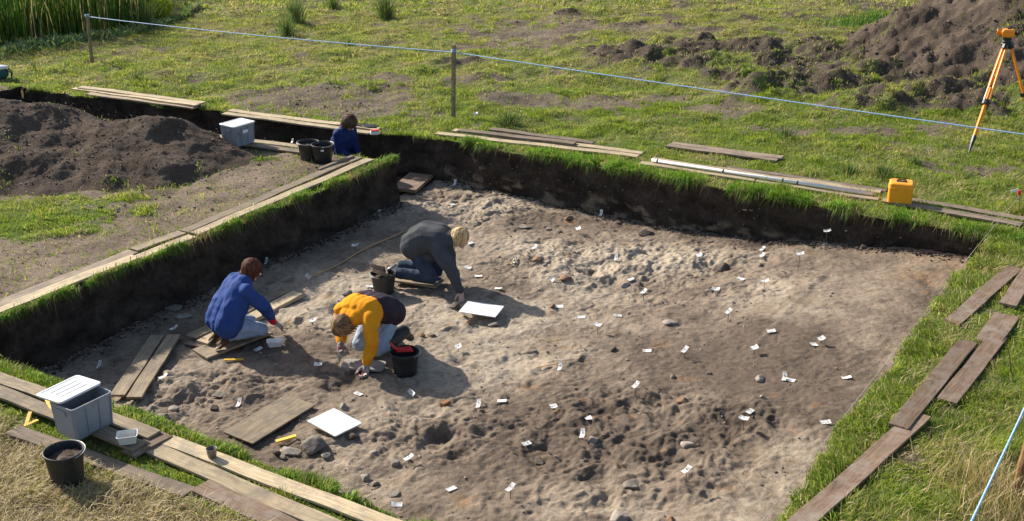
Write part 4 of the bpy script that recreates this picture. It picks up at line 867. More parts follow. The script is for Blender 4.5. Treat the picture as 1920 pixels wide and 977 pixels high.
for ln in TAGS:
    a = ln.split(' ', 4); px, py = int(a[0]), int(a[1]); ph = {1500: .20, 1551: .20, 1434: .10, 1121: .12, 1366: .13, 1207: .12, 1287: .14, 1192: .12, 448: .11, 957: .12, 1395: .13, 1284: .10, 220: .14, 347: .15, 83: .10}.get(px, .07)
    ftag(px, py, a[2], a[3], 'white ' + a[4] if not a[4].startswith(('dull', 'small', 'grey')) else a[4], ph=ph)
ftag(925, 336, 'N', '-', 'bare wire pin standing against the far wall left of the curled tag', ph=.14); ftag(1268, 394, 'N', '-', 'tall bare hooked pin standing before the far wall above the flat dark stone', ph=.22)
ftag(892, 213, 'P', 'o', 'white square tag in the meadow right of the middle post', ground_h, .12)
for x_, y_, lb in ((548, 264, 'white upright tag on the trench edge behind the two buckets'), (510, 268, 'small white tag on the trench edge between grey box and buckets'), (394, 250, 'white upright tag on the trench edge left of the grey box'), (560, 279, 'short white tag at the plank end beside the left bucket')):
    ftag(x_, y_, 'V', '|', lb, ground_h, .06, .8)

# ------------------------------------------------------------------ stones
def rock(r, seed, flat, mat, name='stone', parent=None, sx=1.):
    rg = np.random.default_rng(seed); bm = bmesh.new(); bmesh.ops.create_icosphere(bm, subdivisions=4, radius=1); N_ = rg.normal(0, 1, (12, 3)); N_ /= np.linalg.norm(N_, axis=1)[:, None]; dd = rg.uniform(.6, 1.0, 12)
    for v_ in bm.verts:
        u = np.array(v_.co); k = N_ @ u; kk = dd / np.maximum(k, 1e-3); m = -math.log(np.sum(np.exp(-np.minimum(kk, 3) * 34))) / 34
        m *= 1 + .05 * float(perlin(u[0] * 3 + seed, u[1] * 3 + u[2] * 2, 5)) + .02 * float(perlin(u[0] * 9, u[1] * 9 + u[2] * 7, 6)); v_.co = Vector(u * min(m, 1.15) * r); v_.co.z *= flat; v_.co.x *= sx
    return bmobj(name, bm, mat, parent, True)
ST = '''588 832 .105 .62 stone largest grey angular stone, beside the near white board
545 845 .085 .4 stone_pale low pale stone left of the largest one by the white board
519 848 .035 .8 stone_dark small dark pebble left of the low pale stone
530 857 .04 .7 stone small grey stone below the low pale stone
660 818 .05 .6 stone_dark dark grey stone at the lower corner of the near white board
644 762 .045 .7 stone_pale pale pointed stone above the near white board
611 853 .04 .7 stone_pale round pale stone right of the largest stone
703 849 .045 .6 stone_pale pale stone before the hollow in the near floor
740 866 .04 .7 stone_pale pale pebble below the stone by the hollow
684 895 .045 .6 stone_pale small triangular pale stone left of the low front floor
702 907 .035 .8 stone grey pebble on the near floor above the grass rim
742 926 .05 .6 stone grey-white stone near the grass rim at the bottom
650 548 .055 .6 stone pale grey pointed stone left of the bucket with the dustpan
1255 604 .07 .35 stone_pale flat rounded pale slab in the right middle of the floor
1212 435 .10 .4 stone_dark long flat dark stone in the far part of the pit
985 424 .07 .4 stone dark-topped flat stone in the far left part of the pit
1029 430 .05 .6 stone_pale pale rubble stone beside the flat far left stone
1048 434 .04 .6 stone small stone right of the pale rubble stone
1172 534 .05 .8 stone_pale pale boxy rock between two tags in the upper middle
1356 500 .075 1.1 stone_dark standing dark clod-like stone right of centre
1330 545 .05 .5 stone pair stone under the tilted tag, left one
1347 546 .045 .5 stone pair stone under the tilted tag, right one
1424 709 .055 .7 stone_pale round pinkish stone left of the upright tag at right
1110 823 .045 .8 stone_pale white stone right of an upright pinned tag near the front
1280 752 .05 .8 stone_red reddish upright stone right of the tilted tag in front
1292 834 .065 .7 stone_pale rounded pale cobble among the dark lumps at lower right
1012 864 .06 .5 stone_dark dark flat stone below the slanted tag near the front
1183 908 .075 .6 stone rounded big cobble in the lower middle lumps
1160 966 .08 .5 stone_pale pale stone cut by the bottom edge of the picture
1256 972 .04 .6 stone_red small red-brown stone at the bottom edge
1150 654 .04 .7 stone_dark small black stone left of the flat tag in the right middle
1060 520 .07 .45 stone_red orange-brown brick lump in the upper middle
1065 408 .06 .4 stone_red orange stone near the far wall left of the upright tag
1007 485 .06 .6 stone_red brown stone at the left end of the pale ridge
1022 497 .03 .8 stone_pale tiny white pebble right of the brown stone by the pale ridge
303 782 .075 .6 stone smooth oval stone right of the twin planks by the near rim
326 766 .05 .6 stone_pale pale flat-topped stone above the smooth oval one
402 763 .045 .7 stone_dark small dark stone right of the pale flat-topped one
414 737 .07 .25 stone flat shard above the small dark stone
325 577 .09 .3 stone large flat grey stone in the shade left of the person in blue
343 592 .085 .12 stone_pale thin grey slab behind the person in blue
160 629 .05 .4 stone grey stone half buried in the dark below the left bank
880 604 .045 .8 stone_red small brown lump under the left corner of the large white board
853 574 .06 .8 stone_dark big dark stone left of the large white board
932 606 .09 .4 stone pale ridge stone below the large white board
800 517 .0 .5 stone none
811 630 .04 .8 stone_dark dark pebble right of the person in yellow
790 628 .035 .8 stone_red brown pebble right of the person in yellow
1309 445 .0 .5 stone none
1332 452 .05 .7 stone stone round stone of the short row on the far floor
1305 455 .04 .6 stone_dark small dark stone at the left of the short row on the far floor
1216 449 .04 .6 stone_pale pale pebble below the long flat dark stone
1551 458 .07 .2 stone_pale flat pale shard below the tag on a tall pin at far right
1619 462 .045 .6 stone_dark small dark stone on the smooth far right floor
1427 498 .035 1.1 stone_dark pointed dark pebble below the two parallel tags
840 574 .05 .5 stone_pale pale lump left of the large white board
735 690 .0 .5 stone none
1330 700 .03 .7 stone small pebble left of the pinkish stone
1262 705 .03 .8 stone tiny pebble above the reddish upright stone
1430 745 .035 .8 stone_pale tiny white pebble below the pinkish stone
1108 508 .05 .6 stone_dark dark lump below the upright tag of the pale ridge
1036 574 .035 .8 stone_red brown pebble touching a flat tag right of the large board
1030 238 .0 .5 stone none'''.split('\n')
k = 0
for ln in ST:
    a = ln.split(' ', 5); k += 1
    if float(a[2]) <= 0: continue
    r = float(a[2]); fl = float(a[3]); p = on(int(a[0]), int(a[1]), floor_h, r * fl * .4); o = rock(r, 40 + k, fl, M[a[4]], sx=1.15); o.location = p + Vector((0, 0, r * fl * .18)); o.rotation_euler.z = random.uniform(0, 6); tag(o, a[5], 'stone', 'stones on the pit floor')
o = bar(829, 764, 842, 757, .05, .05, noisy('rotten_wood', (.20, .09, .035), (.36, .18, .08), 20, .9), 'wood_block', 'short red-brown wood block in the front middle of the floor', 'wood', floor_h, .02)
bar(958, 500, 968, 486, .014, .014, M['cane'], 'stick', 'short tan stick leaning beside the dull upright tag', 'stick', floor_h, .03)
bar(1006, 692, 1046, 684, .012, .008, M['cane'], 'twig', 'pale twig lying left of the thin upright tag', 'twig', floor_h, .02)
for x_, y_, h_, lb in ((1448, 262, .30, 'thin brown dry stem standing in the meadow above the pair of planks'), (1478, 265, .18, 'short dry stem standing right of a taller one above the pair of planks'), (1643, 22, .4, 'dry leaning stem far back in the upper right meadow'), (1896, 700, .35, 'thin dry stem in the grass at the right edge'), (1148, 240, .28, 'thin dark dry stem in the meadow behind the far planks')):
    p = on(x_, y_, ground_h); bm = bmesh.new(); tube(bm, [(0, 0, 0), (-h_ * .12, 0, h_ * .5), (-h_ * .30, .02, h_)], [.006, .005, .002], 5); tube(bm, [(-h_ * .12, 0, h_ * .5), (h_ * .05, 0, h_ * .8)], [.003, .001], 4)
    o = bmobj('dry_stem', bm, noisy('stem', (.12, .06, .04), (.22, .13, .08), 20, .8)); o.location = p; tag(o, lb, 'stem', 'dry stems in the meadow')
# crumbs and pebbles nobody could count
def crumbs(name, P, r, cols, mat):
    n = len(P); ico = bmesh.new(); bmesh.ops.create_icosphere(ico, subdivisions=1, radius=1); U = np.array([v.co[:] for v in ico.verts]); F = np.array([[v.index for v in f.verts] for f in ico.faces]); ico.free()
    m = len(U); k = r[:, None, None] * U[None] * RNG.uniform(.6, 1.25, (n, m, 1)) * RNG.uniform(.6, 1.2, (n, 1, 3)) * np.array([1, 1, .65])
    V = P[:, None] + k; o = npmesh(name, V.reshape(-1, 3), [(np.arange(n)[:, None, None] * m + F[None]).reshape(-1, 3)], mat, smooth=False, col=np.repeat(cols, m, 0)); tag(o, kind='stuff')
CR = attrmat('crumb_soil', .93, .006, 60., .3, 30.)
n = 16000; a = RNG.uniform(A0 + .05, A1 - .05, n); b = RNG.uniform(B0 + .05, B1 - .05, n); x, y = xy(a, b); k = RNG.random(n) < np.clip(.35 + .8 * fbm(x, y, 1.6, 3, 211) - .3 * sstep(-5, -3.5, b), .04, 1); x, y = x[k], y[k]; n = len(x)
r = .0035 + .017 * RNG.random(n) ** 7; tc = np.clip(RNG.random((n, 1)) * 1.2, 0, 1); cc = np.array([.10, .075, .055]) * (1 - tc) + np.array([.36, .31, .25]) * tc
crumbs('pebbles', np.stack([x, y, floor_h(x, y) + r * .25], 1), r, cc, CR)
n = 26000; gx, gy, HZ = HEAP_L; i = RNG.integers(1, len(gx) - 1, n); j = RNG.integers(1, len(gy) - 1, n); k = HZ[i, j] > .06; i, j = i[k], j[k]; n = len(i); r = .005 + .022 * RNG.random(n) ** 9; tc = RNG.random((n, 1)) ** 5
crumbs('soil_clods', np.stack([gx[i] + RNG.uniform(-.01, .01, n), gy[j], HZ[i, j] + r * .2], 1), r, np.array([.105, .078, .060]) * (1 - tc) + np.array([.30, .26, .21]) * tc, CR)
n = 16000; gx, gy, HZ = HEAP_R; i = RNG.integers(1, len(gx) - 1, n); j = RNG.integers(1, len(gy) - 1, n); k = HZ[i, j] > .1; i, j = i[k], j[k]; n = len(i); r = .010 + .035 * RNG.random(n) ** 9; tc = RNG.random((n, 1)) ** 3
crumbs('soil_clods', np.stack([gx[i], gy[j], HZ[i, j] + r * .2], 1), r, np.array([.13, .10, .075]) * (1 - tc) + np.array([.22, .18, .14]) * tc, CR)

n = 60000; x = RNG.uniform(-9, 14, n); y = RNG.uniform(14, 30, n); a, b = ab(x, y); k = (RNG.random(n) < soil_mask(x, y) * (.25 + .75 * (ground_h(x, y, False) > .06))) & ~in_hole(a, b, -.02) & ~covered(x, y); x, y = x[k], y[k]; n = len(x); r = .008 + .030 * RNG.random(n) ** 8; tc = RNG.random((n, 1)) ** 4
crumbs('soil_clods', np.stack([x, y, ground_h(x, y) + r * .15], 1), r, np.array([.10, .076, .058]) * (1 - tc) + np.array([.24, .20, .155]) * tc, CR)
n = 9000; a = RNG.uniform(2, 13, n); b = RNG.uniform(-18, -10.4, n); x, y = xy(a, b); k = (RNG.random(n) < soil_mask(x, y)) & ~covered(x, y) & (heap_z(HEAP_L, x, y) < .0); x, y = x[k], y[k]; n = len(x); r = .004 + .014 * RNG.random(n) ** 5; tc = RNG.random((n, 1)) ** 2
crumbs('pebbles', np.stack([x, y, ground_h(x, y) + r * .2], 1), r, np.array([.11, .083, .064]) * (1 - tc) + np.array([.30, .25, .20]) * tc, CR)
n = 5000; t_ = RNG.random(n); side = RNG.random(n) < .5; dd = np.abs(RNG.normal(0, .09, n)) + .06; a = np.where(side, A0 + t_ * (TA - A0), A1 - dd); b = np.where(side, B0 + dd, B0 + t_ * (B1 - B0)); x, y = xy(a, b); r = .006 + .022 * RNG.random(n) ** 4; tc = RNG.random((n, 1)) ** 3
crumbs('soil_clods', np.stack([x, y, floor_h(x, y) + r * .3], 1), r, np.array([.05, .038, .030]) * (1 - tc) + np.array([.22, .18, .14]) * tc, CR)
n = 500; t_ = RNG.random(n); b = B0 + t_ * (B1 - B0); wa, wb = warp(np.full(n, A1), b); dpt = RNG.uniform(.15, .66, n); x, y = xy(wa - .0 - .10 * (dpt / .82) ** 1.5, wb); r = .005 + .022 * RNG.random(n) ** 4; tc = RNG.random((n, 1)) ** 2
crumbs('wall_stones', np.stack([x, y, -dpt], 1), r, np.array([.06, .045, .035]) * (1 - tc) + np.array([.24, .20, .15]) * tc, CR)
# ------------------------------------------------------------------ people
def cap_(bm, p, q, r0, r1, seg=14):
    """tapered limb with round ends"""
    p, q = Vector(p), Vector(q); d = (q - p); L = d.length; d = d.normalized() if L > 1e-6 else Vector((0, 0, 1)); pts = []; rr = []
    for k in range(5): a = math.pi / 2 * (1 - k / 5.0); pts.append(p - d * r0 * math.sin(a)); rr.append(max(r0 * math.cos(a), 1e-4))
    pts.append(p); rr.append(r0); pts.append(q); rr.append(r1)
    for k in range(1, 6): a = math.pi / 2 * k / 5.0; pts.append(q + d * r1 * math.sin(a)); rr.append(max(r1 * math.cos(a), 1e-4))
    up = Vector((.13, .2, .97)) if abs(d.z) < .9 else Vector((1, .1, 0)); u = d.cross(up).normalized(); v = d.cross(u); rings = []
    for c, r in zip(pts, rr): rings.append([bm.verts.new(c + (u * math.cos(k * 2 * math.pi / seg) + v * math.sin(k * 2 * math.pi / seg)) * r) for k in range(seg)])
    for a, b in zip(rings, rings[1:]):
        for k in range(seg): bm.faces.new((a[k], a[(k + 1) % seg], b[(k + 1) % seg], b[k]))
    bm.faces.new(rings[0][::-1]); bm.faces.new(rings[-1])
def ell(bm, c, r, R=None):
    m = Matrix.Translation(Vector(c)) @ (R.to_4x4() if R is not None else Matrix.Identity(4)) @ Matrix.Diagonal((r[0], r[1], r[2], 1)); bmesh.ops.create_uvsphere(bm, u_segments=20, v_segments=14, radius=1, matrix=m)
def chain(bm, pts, rs):
    for i in range(len(pts) - 1): cap_(bm, pts[i], pts[i + 1], rs[i], rs[i + 1])
def frame(fwd, up=(0, 0, 1)):
    x = Vector(fwd).normalized(); y = Vector(up).cross(x).normalized(); z = x.cross(y); return Matrix((x, y, z)).transposed()
def grow(bm, vox, smooth=4, fold=0., fs=9., stretch=(1, 1, 1), seed=1, fine=0.):
    """fuse the overlapping forms into one skin; soft cloth folds on top"""
    bmesh.ops.recalc_face_normals(bm, faces=bm.faces); me = D.meshes.new('tmp'); bm.to_mesh(me); bm.free(); o = D.objects.new('tmp', me); C.objects.link(o)
    m = o.modifiers.new('r', 'REMESH'); m.mode = 'VOXEL'; m.voxel_size = vox
    s = o.modifiers.new('s', 'SMOOTH'); s.factor = .5; s.iterations = smooth
    dg = bpy.context.evaluated_depsgraph_get(); ev = o.evaluated_get(dg); out = D.meshes.new_from_object(ev); D.objects.remove(o); D.meshes.remove(me)
    if fold:
        n = len(out.vertices); co = np.empty(n * 3); out.vertices.foreach_get('co', co); co = co.reshape(-1, 3); no = np.empty(n * 3); out.vertex_normals.foreach_get('vector', no); no = no.reshape(-1, 3)
        p = co * np.array(stretch) * fs; a = fbm(p[:, 0] + p[:, 2] * .6, p[:, 1] + p[:, 2] * .8, .5, 3, seed); b = 1 - 2 * np.abs(perlin(p[:, 0] * .8 + p[:, 2], p[:, 1] * .9 - p[:, 2] * .7 + 9, seed + 3))
        dsp = fold * (.8 * a + .75 * b) + fine * fbm(co[:, 0] + co[:, 2] * 2, co[:, 1] - co[:, 2], 60, 2, seed); out.vertices.foreach_set('co', (co + no * dsp[:, None]).ravel())
    out.polygons.foreach_set('use_smooth', np.ones(len(out.polygons), bool)); out.update(); return out
def put(name, me, mat, parent):
    me.materials.clear(); me.materials.append(mat); me.name = name; o = D.objects.new(name, me); C.objects.link(o); o.parent = parent; return o
def split(me, pred):
    """faces where pred(centre) holds go to a second mesh"""
    bm = bmesh.new(); bm.from_mesh(me); b2 = bm.copy(); bmesh.ops.delete(bm, geom=[f for f in bm.faces if pred(f.calc_center_median())], context='FACES'); bmesh.ops.delete(b2, geom=[f for f in b2.faces if not pred(f.calc_center_median())], context='FACES')
    m2 = D.meshes.new('x'); bm.to_mesh(me); b2.to_mesh(m2); bm.free(); b2.free(); return m2
def head(bm, c, R, s=1.):
    def P(x, y, z): return Vector(c) + R @ Vector((x * s, y * s, z * s))
    ell(bm, P(-.012, 0, .028), (.098 * s, .077 * s, .094 * s), R); ell(bm, P(.022, 0, -.03), (.066 * s, .058 * s, .082 * s), R); cap_(bm, P(.05, 0, -.095), P(.03, 0, -.085), .026 * s, .034 * s)
    for y in (-1, 1):
        ell(bm, P(.035, y * .045, -.03), (.035 * s, .022 * s, .03 * s), R); ell(bm, P(-.005, y * .078, -.012), (.02 * s, .010 * s, .031 * s), R); cap_(bm, P(.078, y * .012, .022), P(.068, y * .05, .024), .012 * s, .010 * s)
    cap_(bm, P(.083, 0, .012), P(.106, 0, -.022), .009 * s, .0145 * s); cap_(bm, P(.100, -.010, -.028), P(.100, .010, -.028), .009 * s, .009 * s)
    cap_(bm, P(.084, -.018, -.052), P(.084, .018, -.052), .008 * s, .008 * s); cap_(bm, P(.081, -.015, -.066), P(.081, .015, -.066), .0085 * s, .0085 * s)
def hand(bm, w_, d, pn, side, curl=.4, s=1., spread=.12):
    """w_ wrist, d finger direction, pn palm normal (the side fingers bend to), side +1/-1 thumb side"""
    d = Vector(d).normalized(); pn = Vector(pn); pn = (pn - d * pn.dot(d)).normalized(); sv = d.cross(pn) * side; w_ = Vector(w_)
    def P(a, b, c): return w_ + d * a * s + sv * b * s + pn * c * s
    cap_(bm, P(.0, .0, 0), P(.03, 0, 0), .028 * s, .030 * s)
    for i in range(4): cap_(bm, P(.02, .022 - .016 * i, 0), P(.085 - .006 * abs(i - 1), .031 - .020 * i, 0), .017 * s, .0125 * s)
    for i, L in enumerate((.072, .080, .074, .058)):
        b0 = .031 - .020 * i; a0 = .088 - .006 * abs(i - 1); sp = spread * (1.2 - .8 * i); c1, c2, c3 = curl * .7, curl * 1.7, curl * 2.4; p0 = P(a0, b0, 0); q = []
        for cc, l in ((c1, .45), (c2, .30), (c3, .25)): nx = (d * math.cos(cc) + pn * math.sin(cc) + sv * sp * math.cos(cc)).normalized() * L * l * s; q.append(p0 + nx); p0 = q[-1]
        chain(bm, [P(a0, b0, 0)] + q, [x * s for x in (.0115, .0105, .0095, .0085)])
    t0 = P(.02, .026, .004); t1 = t0 + (d * .55 + sv * .75 + pn * .25).normalized() * .045 * s; t2 = t1 + (d * .8 + sv * .35 + pn * .45).normalized() * .034 * s; t3 = t2 + (d * .85 + sv * .0 + pn * .6).normalized() * .026 * s; chain(bm, [t0, t1, t2, t3], [x * s for x in (.016, .0125, .011, .0095)])
def hair(parent, c, R, length, mat, seed, s=1., n=900, front=.25, back_len=1.):
    """cap of hair made of layered locks falling from the crown"""
    rg = np.random.default_rng(seed); bm = bmesh.new()
    def P(x, y, z): return Vector(c) + R @ Vector((x * s, y * s, z * s))
    ell(bm, P(-.030, 0, .042), (.094 * s, .084 * s, .090 * s), R); ell(bm, P(-.050, 0, -.005), (.068 * s, .080 * s, .085 * s), R)
    if back_len > 1.1: ell(bm, P(-.036, 0, -.01), (.094 * s, .096 * s, .105 * s), R); ell(bm, P(-.060, 0, -.085), (.080 * s, .098 * s, .075 * s), R); ell(bm, P(-.080, 0, -.135), (.060 * s, .090 * s, .06 * s), R)
    me = grow(bm, .008, 3); V = [tuple(v.co) for v in me.vertices]; F = [tuple(p.vertices) for p in me.polygons]; D.meshes.remove(me); nb = len(V)
    cen = np.array([-.016, 0, .02])
    for i in range(n):
        u = rg.uniform(-.15, 1) ; az = rg.uniform(-math.pi, math.pi); el = math.asin(min(1, max(-1, u))); d0 = np.array([math.cos(az) * math.cos(el), math.sin(az) * math.cos(el), math.sin(el)])
        if d0[0] > .35 and d0[2] < .55: continue
        L = length * rg.uniform(.7, 1.15) * (back_len if d0[0] < -.1 else 1); L = min(L, .06 + front * .3) if d0[0] > .5 else L; st = 6; pos = d0.copy(); pts = []; az2 = az + rg.normal(0, .25); out = rg.uniform(1.02, 1.20)
        ang = el
        for k in range(st + 1):
            rr = np.array([.103, .090, .098]) * out * (1 + .04 * math.sin(k)); pp = np.array([math.cos(az2) * math.cos(ang), math.sin(az2) * math.cos(ang), math.sin(ang)]) * rr
            if ang < -.25: base = np.array([math.cos(az2) * math.cos(-.25), math.sin(az2) * math.cos(-.25), 0]) * rr; pp = base * (1 - .12 * (-.25 - ang)) + np.array([0, 0, ang * .10 * out])
            pts.append(pp + cen); ang -= L / .1 / st
        wd = rg.uniform(.005, .012)
        sd_ = np.array([-math.sin(az2), math.cos(az2), 0])
        for k, pp in enumerate(pts):
            ww = wd * (1 - (k / st) ** 2 * .85)
            for sg in (-1, 1): V.append(tuple(P(*(pp + sd_ * ww * sg))))
        b0 = len(V) - 2 * (st + 1)
        for k in range(st): F.append((b0 + 2 * k, b0 + 2 * k + 1, b0 + 2 * k + 3, b0 + 2 * k + 2))
    me = D.meshes.new('hair'); me.from_pydata(V, [], F); me.polygons.foreach_set('use_smooth', np.ones(len(F), bool)); at = me.attributes.new('col', 'FLOAT_COLOR', 'POINT'); 
    nn = len(V); r = rg.random(nn - nb).reshape(-1, 2 * 7)[:, :1].repeat(14, 1).ravel() if (nn - nb) else np.zeros(0); r = np.concatenate([np.full(nb, .18), r]); c0, c1 = mat; col = np.array(c0) * (1 - r[:, None]) + np.array(c1) * r[:, None]
    at.data.foreach_set('color', np.concatenate([col, np.ones((nn, 1))], 1).astype(np.float32).ravel()); o = D.objects.new('hair', me); C.objects.link(o); o.parent = parent; me.materials.append(HAIRM); return o
HAIRM, N_, b_ = newmat('hair', .7, .2); a_ = N_.n('Attribute', attribute_name='col'); N_.l(a_.outputs['Color'], b_.inputs['Base Color'])
SKIN = noisy('skin', (.60, .34, .25), (.70, .43, .33), 30., .5, .4)
EYE = noisy('eye', (.02, .015, .01), (.05, .04, .03), 20., .2, .5)
def cloth(name, a, b, sc=14., rough=.92, st=None): return noisy(name, a, b, sc, rough, .12, .0022, 90., None, .7, st)
def eyes(t, c, R, s=1.):
    for y in (-1, 1):
        bm = bmesh.new(); ell(bm, Vector(c) + R @ Vector((.074 * s, y * .030 * s, .010 * s)), (.010 * s, .012 * s, .008 * s), R); bmobj('eye', bm, EYE, t, True)
def shoe(bm, ank, toe, soledir, w_=.044):
    """foot from ankle to toe with the sole on the side of soledir"""
    ank, toe, sd_ = Vector(ank), Vector(toe), Vector(soledir).normalized(); d = (toe - ank).normalized(); heel = ank - d * .045 + sd_ * .03
    cap_(bm, ank, heel, w_ * .95, w_ * .85); cap_(bm, heel, toe + sd_ * .018, w_ * .85, w_ * .80); cap_(bm, ank + d * .05, toe, w_ * 1.0, w_ * .8)
def person(px, py, z0, az, label, J, sp, scale=1.):
    """J joints in the person's own frame (x ahead, y left, z up); sp clothes"""
    p = G(px, py, z0); t = empty('person', p, math.pi / 2 - az, label, 'person', None); V3 = Vector; HR = frame(J['face'], J.get('hup', (0, 0, 1))); hd = V3(J['head'])
    g = sp.get('girth', 1.)
    # the body, one skin from head to toes
    bm = bmesh.new(); head(bm, hd, HR, J.get('hs', 1.)); cap_(bm, J['neck'], hd + HR @ V3((-.02, 0, -.05)), .055, .05); chain(bm, [J['hip'], J['waist'], J['chest'], J['neck']], [.12 * g, .11 * g, .125 * g, .06])
    for s, a, e, h_ in ((1, 'shL', 'elL', 'haL'), (-1, 'shR', 'elR', 'haR')):
        chain(bm, [J['chest'], J[a], J[e], J[h_]], [.08, .05, .038, .026]); hd_, hn, ht, cu = J[h_ + 'd']; hand(bm, J[h_], hd_, hn, ht, cu, .98)
    for k, a, f_, q in (('hpL', 'knL', 'anL', 'toL'), ('hpR', 'knR', 'anR', 'toR')): chain(bm, [J[k], J[a], J[f_], J[q]], [.085 * g, .055, .042, .03])
    body = put('body', grow(bm, .0065, 2), SKIN, t)
    # trousers
    bm = bmesh.new(); ell(bm, J['hip'], (.125 * g, .165 * g, .125 * g), frame(V3(J['waist']) - V3(J['hip']), (0, 1, 0)) if False else None)
    for k, a, f_ in (('hpL', 'knL', 'anL'), ('hpR', 'knR', 'anR')): chain(bm, [J[k], J[a]], [.115 * g, .078]); chain(bm, [J[a], J[f_]], [.078, .062])
    put('trousers', grow(bm, .009, 4, .009, 14, (1, 1, 1), 5), sp['trousers'], t)
    # top
    bm = bmesh.new(); gw = sp.get('wide', 1.); hipc, wa, ch, ne = V3(J['hip']), V3(J['waist']), V3(J['chest']), V3(J['neck'])
    yv = V3((0, 1, 0)); tw = V3(J['shL']) - V3(J['shR']); tw.normalize()
    for y in (-1, 0, 1):
        chain(bm, [hipc + (wa - hipc) * sp.get('hem', .25) + yv * y * .085 * gw, wa + yv * y * .075 * gw, ch + tw * y * .085, ne + tw * y * .05 - (ne - ch) * .25], [x * sp.get('thick', 1.) for x in (.140, .138, .132, .085)])
    chain(bm, [ne - (ne - ch) * .2, ne + (ne - ch).normalized() * .02], [.082, .068])
    for a, e, h_ in (('shL', 'elL', 'haL'), ('shR', 'elR', 'haR')):
        S_, E_, H_ = V3(J[a]), V3(J[e]), V3(J[h_]); W_ = H_ + (E_ - H_).normalized() * (.10 if 'cuff' in sp else .03); chain(bm, [ch + (S_ - ch) * .6, S_, E_, W_], [x * sp.get('sleeve', 1.) for x in (.100, .092, .074, .054)])
    for c_, r_ in sp.get('extra', ()): ell(bm, c_, r_)
    me = grow(bm, .008, 5, sp.get('fold', .011), 7.5, sp.get('str', (.45, 1, .8)), 9 + int(px) % 50, .0)
    if 'panel' in sp: m2 = split(me, sp['panel'][0]); jk = put('fleece', me, sp['top'], t); put('back_panel', m2, sp['panel'][1], jk)
    else: jk = put(sp.get('topname', 'jacket'), me, sp['top'], t)
    yv = ne + (ne - ch).normalized() * .01; bm = bmesh.new(); cu_ = frame((1, 0, 0), ne - ch)
    tube(bm, [yv + cu_ @ V3((.072 * math.cos(a), .076 * math.sin(a), .012 * math.sin(2 * a))) for a in np.linspace(0, 6.2832, 26)], .014, 8); bmobj('collar', bm, sp['top'], jk, True)
    if 'cuff' in sp:
        for e, h_ in (('elL', 'haL'), ('elR', 'haR')):
            E_, H_ = V3(J[e]), V3(J[h_]); u = (E_ - H_).normalized(); bm = bmesh.new(); cap_(bm, H_ + u * .02, H_ + u * .085, .044, .052); put('cuff', grow(bm, .006, 1), sp['cuff'], jk)
    for a, q, s_ in (('anL', 'toL', 'soL'), ('anR', 'toR', 'soR')):
        bm = bmesh.new(); shoe(bm, J[a], J[q], J[s_], sp.get('shoe_w', .046))
        if sp.get('boot'): K = V3(J['knL' if a == 'anL' else 'knR']); A_ = V3(J[a]); cap_(bm, A_, A_ + (K - A_) * .60, .074, .094)
        sh = put('boot' if sp.get('boot') else 'shoe', grow(bm, .007, 3), sp['shoe'], t)
        if 'sole' in sp:
            sd_ = V3(J[s_]).normalized(); A_, Q = V3(J[a]), V3(J[q]); d = (Q - A_).normalized(); off = sd_ * (sp.get('shoe_w', .046) * .62 + .018); bm = bmesh.new(); Rm = frame(d, -sd_)
            c1 = A_ - d * .03 + off; c2 = Q + off; ell(bm, c1, (.052, .036, .016), Rm); ell(bm, c2 - d * .03, (.075, .044, .016), Rm); cap_(bm, c1, c2 - d * .04, .018, .018); put('sole', grow(bm, .006, 2), sp['sole'], sh)
    if 'glove' in sp:
        for e, h_ in (('elL', 'haL'), ('elR', 'haR')):
            bm = bmesh.new(); hd_, hn, ht, cu = J[h_ + 'd']; hand(bm, J[h_], hd_, hn, ht, cu, 1.13); E_, H_ = V3(J[e]), V3(J[h_]); cap_(bm, H_, H_ + (E_ - H_).normalized() * .03, .036, .038); put('glove', grow(bm, .0055, 1), sp['glove'], t)
    t.scale = (scale,) * 3; hair(t, hd, HR, sp['hairlen'], sp['hair'], int(px), J.get('hs', 1.), 1100, sp.get('fringe', .25), sp.get('back_len', 1.)); eyes(t, hd, HR, J.get('hs', 1.))
    return t
def base_z(px, py, up): return on(px, py, floor_h).z + up
GLOVE = noisy('work_glove', (.10, .10, .10), (.42, .40, .37), 25., .85)
# --- blue jacket, sitting on the heels, turned away to the right
person(424, 640, base_z(424, 640, .06), math.radians(50), 'person in blue jacket and light jeans kneeling on a board, working to the right', dict(
    hip=(.0, 0, .27), waist=(.09, 0, .44), chest=(.21, 0, .61), neck=(.31, -.01, .745), head=(.410, -.035, .835), face=(.64, -.72, -.34), hup=(.35, -.2, .9),
    shL=(.27, .17, .66), elL=(.46, .20, .42), haL=(.56, .05, .22), haLd=((.7, -.3, -.55), (0, -.2, -1), 1, .5),
    shR=(.22, -.20, .66), elR=(.40, -.29, .43), haR=(.53, -.22, .17), haRd=((.8, .15, -.5), (.1, .1, -1), -1, .5),
    hpL=(.02, .10, .25), hpR=(.02, -.10, .25), knL=(.40, .14, .09), knR=(.40, -.15, .09), anL=(.0, .10, .11), anR=(.0, -.11, .11), toL=(-.13, .09, .03), toR=(-.13, -.12, .03), soL=(-.8, 0, -.35), soR=(-.8, 0, -.35)),
    dict(trousers=cloth('pale_denim', (.24, .32, .46), (.36, .45, .60), 9), top=cloth('blue_jacket', (.024, .055, .190), (.038, .078, .25), 5, .8), cuff=cloth('red_knit', (.45, .015, .03), (.6, .03, .05)), shoe=cloth('brown_suede', (.07, .035, .02), (.13, .07, .04)), sole=noisy('tan_sole', (.32, .27, .19), (.46, .40, .30), 9, .8),
         glove=GLOVE, hair=((.022, .009, .005), (.18, .062, .028)), hairlen=.22, back_len=1.25, girth=1.0, wide=1.45, thick=1.14, hem=-.10, fold=.012, fringe=.3), .92)
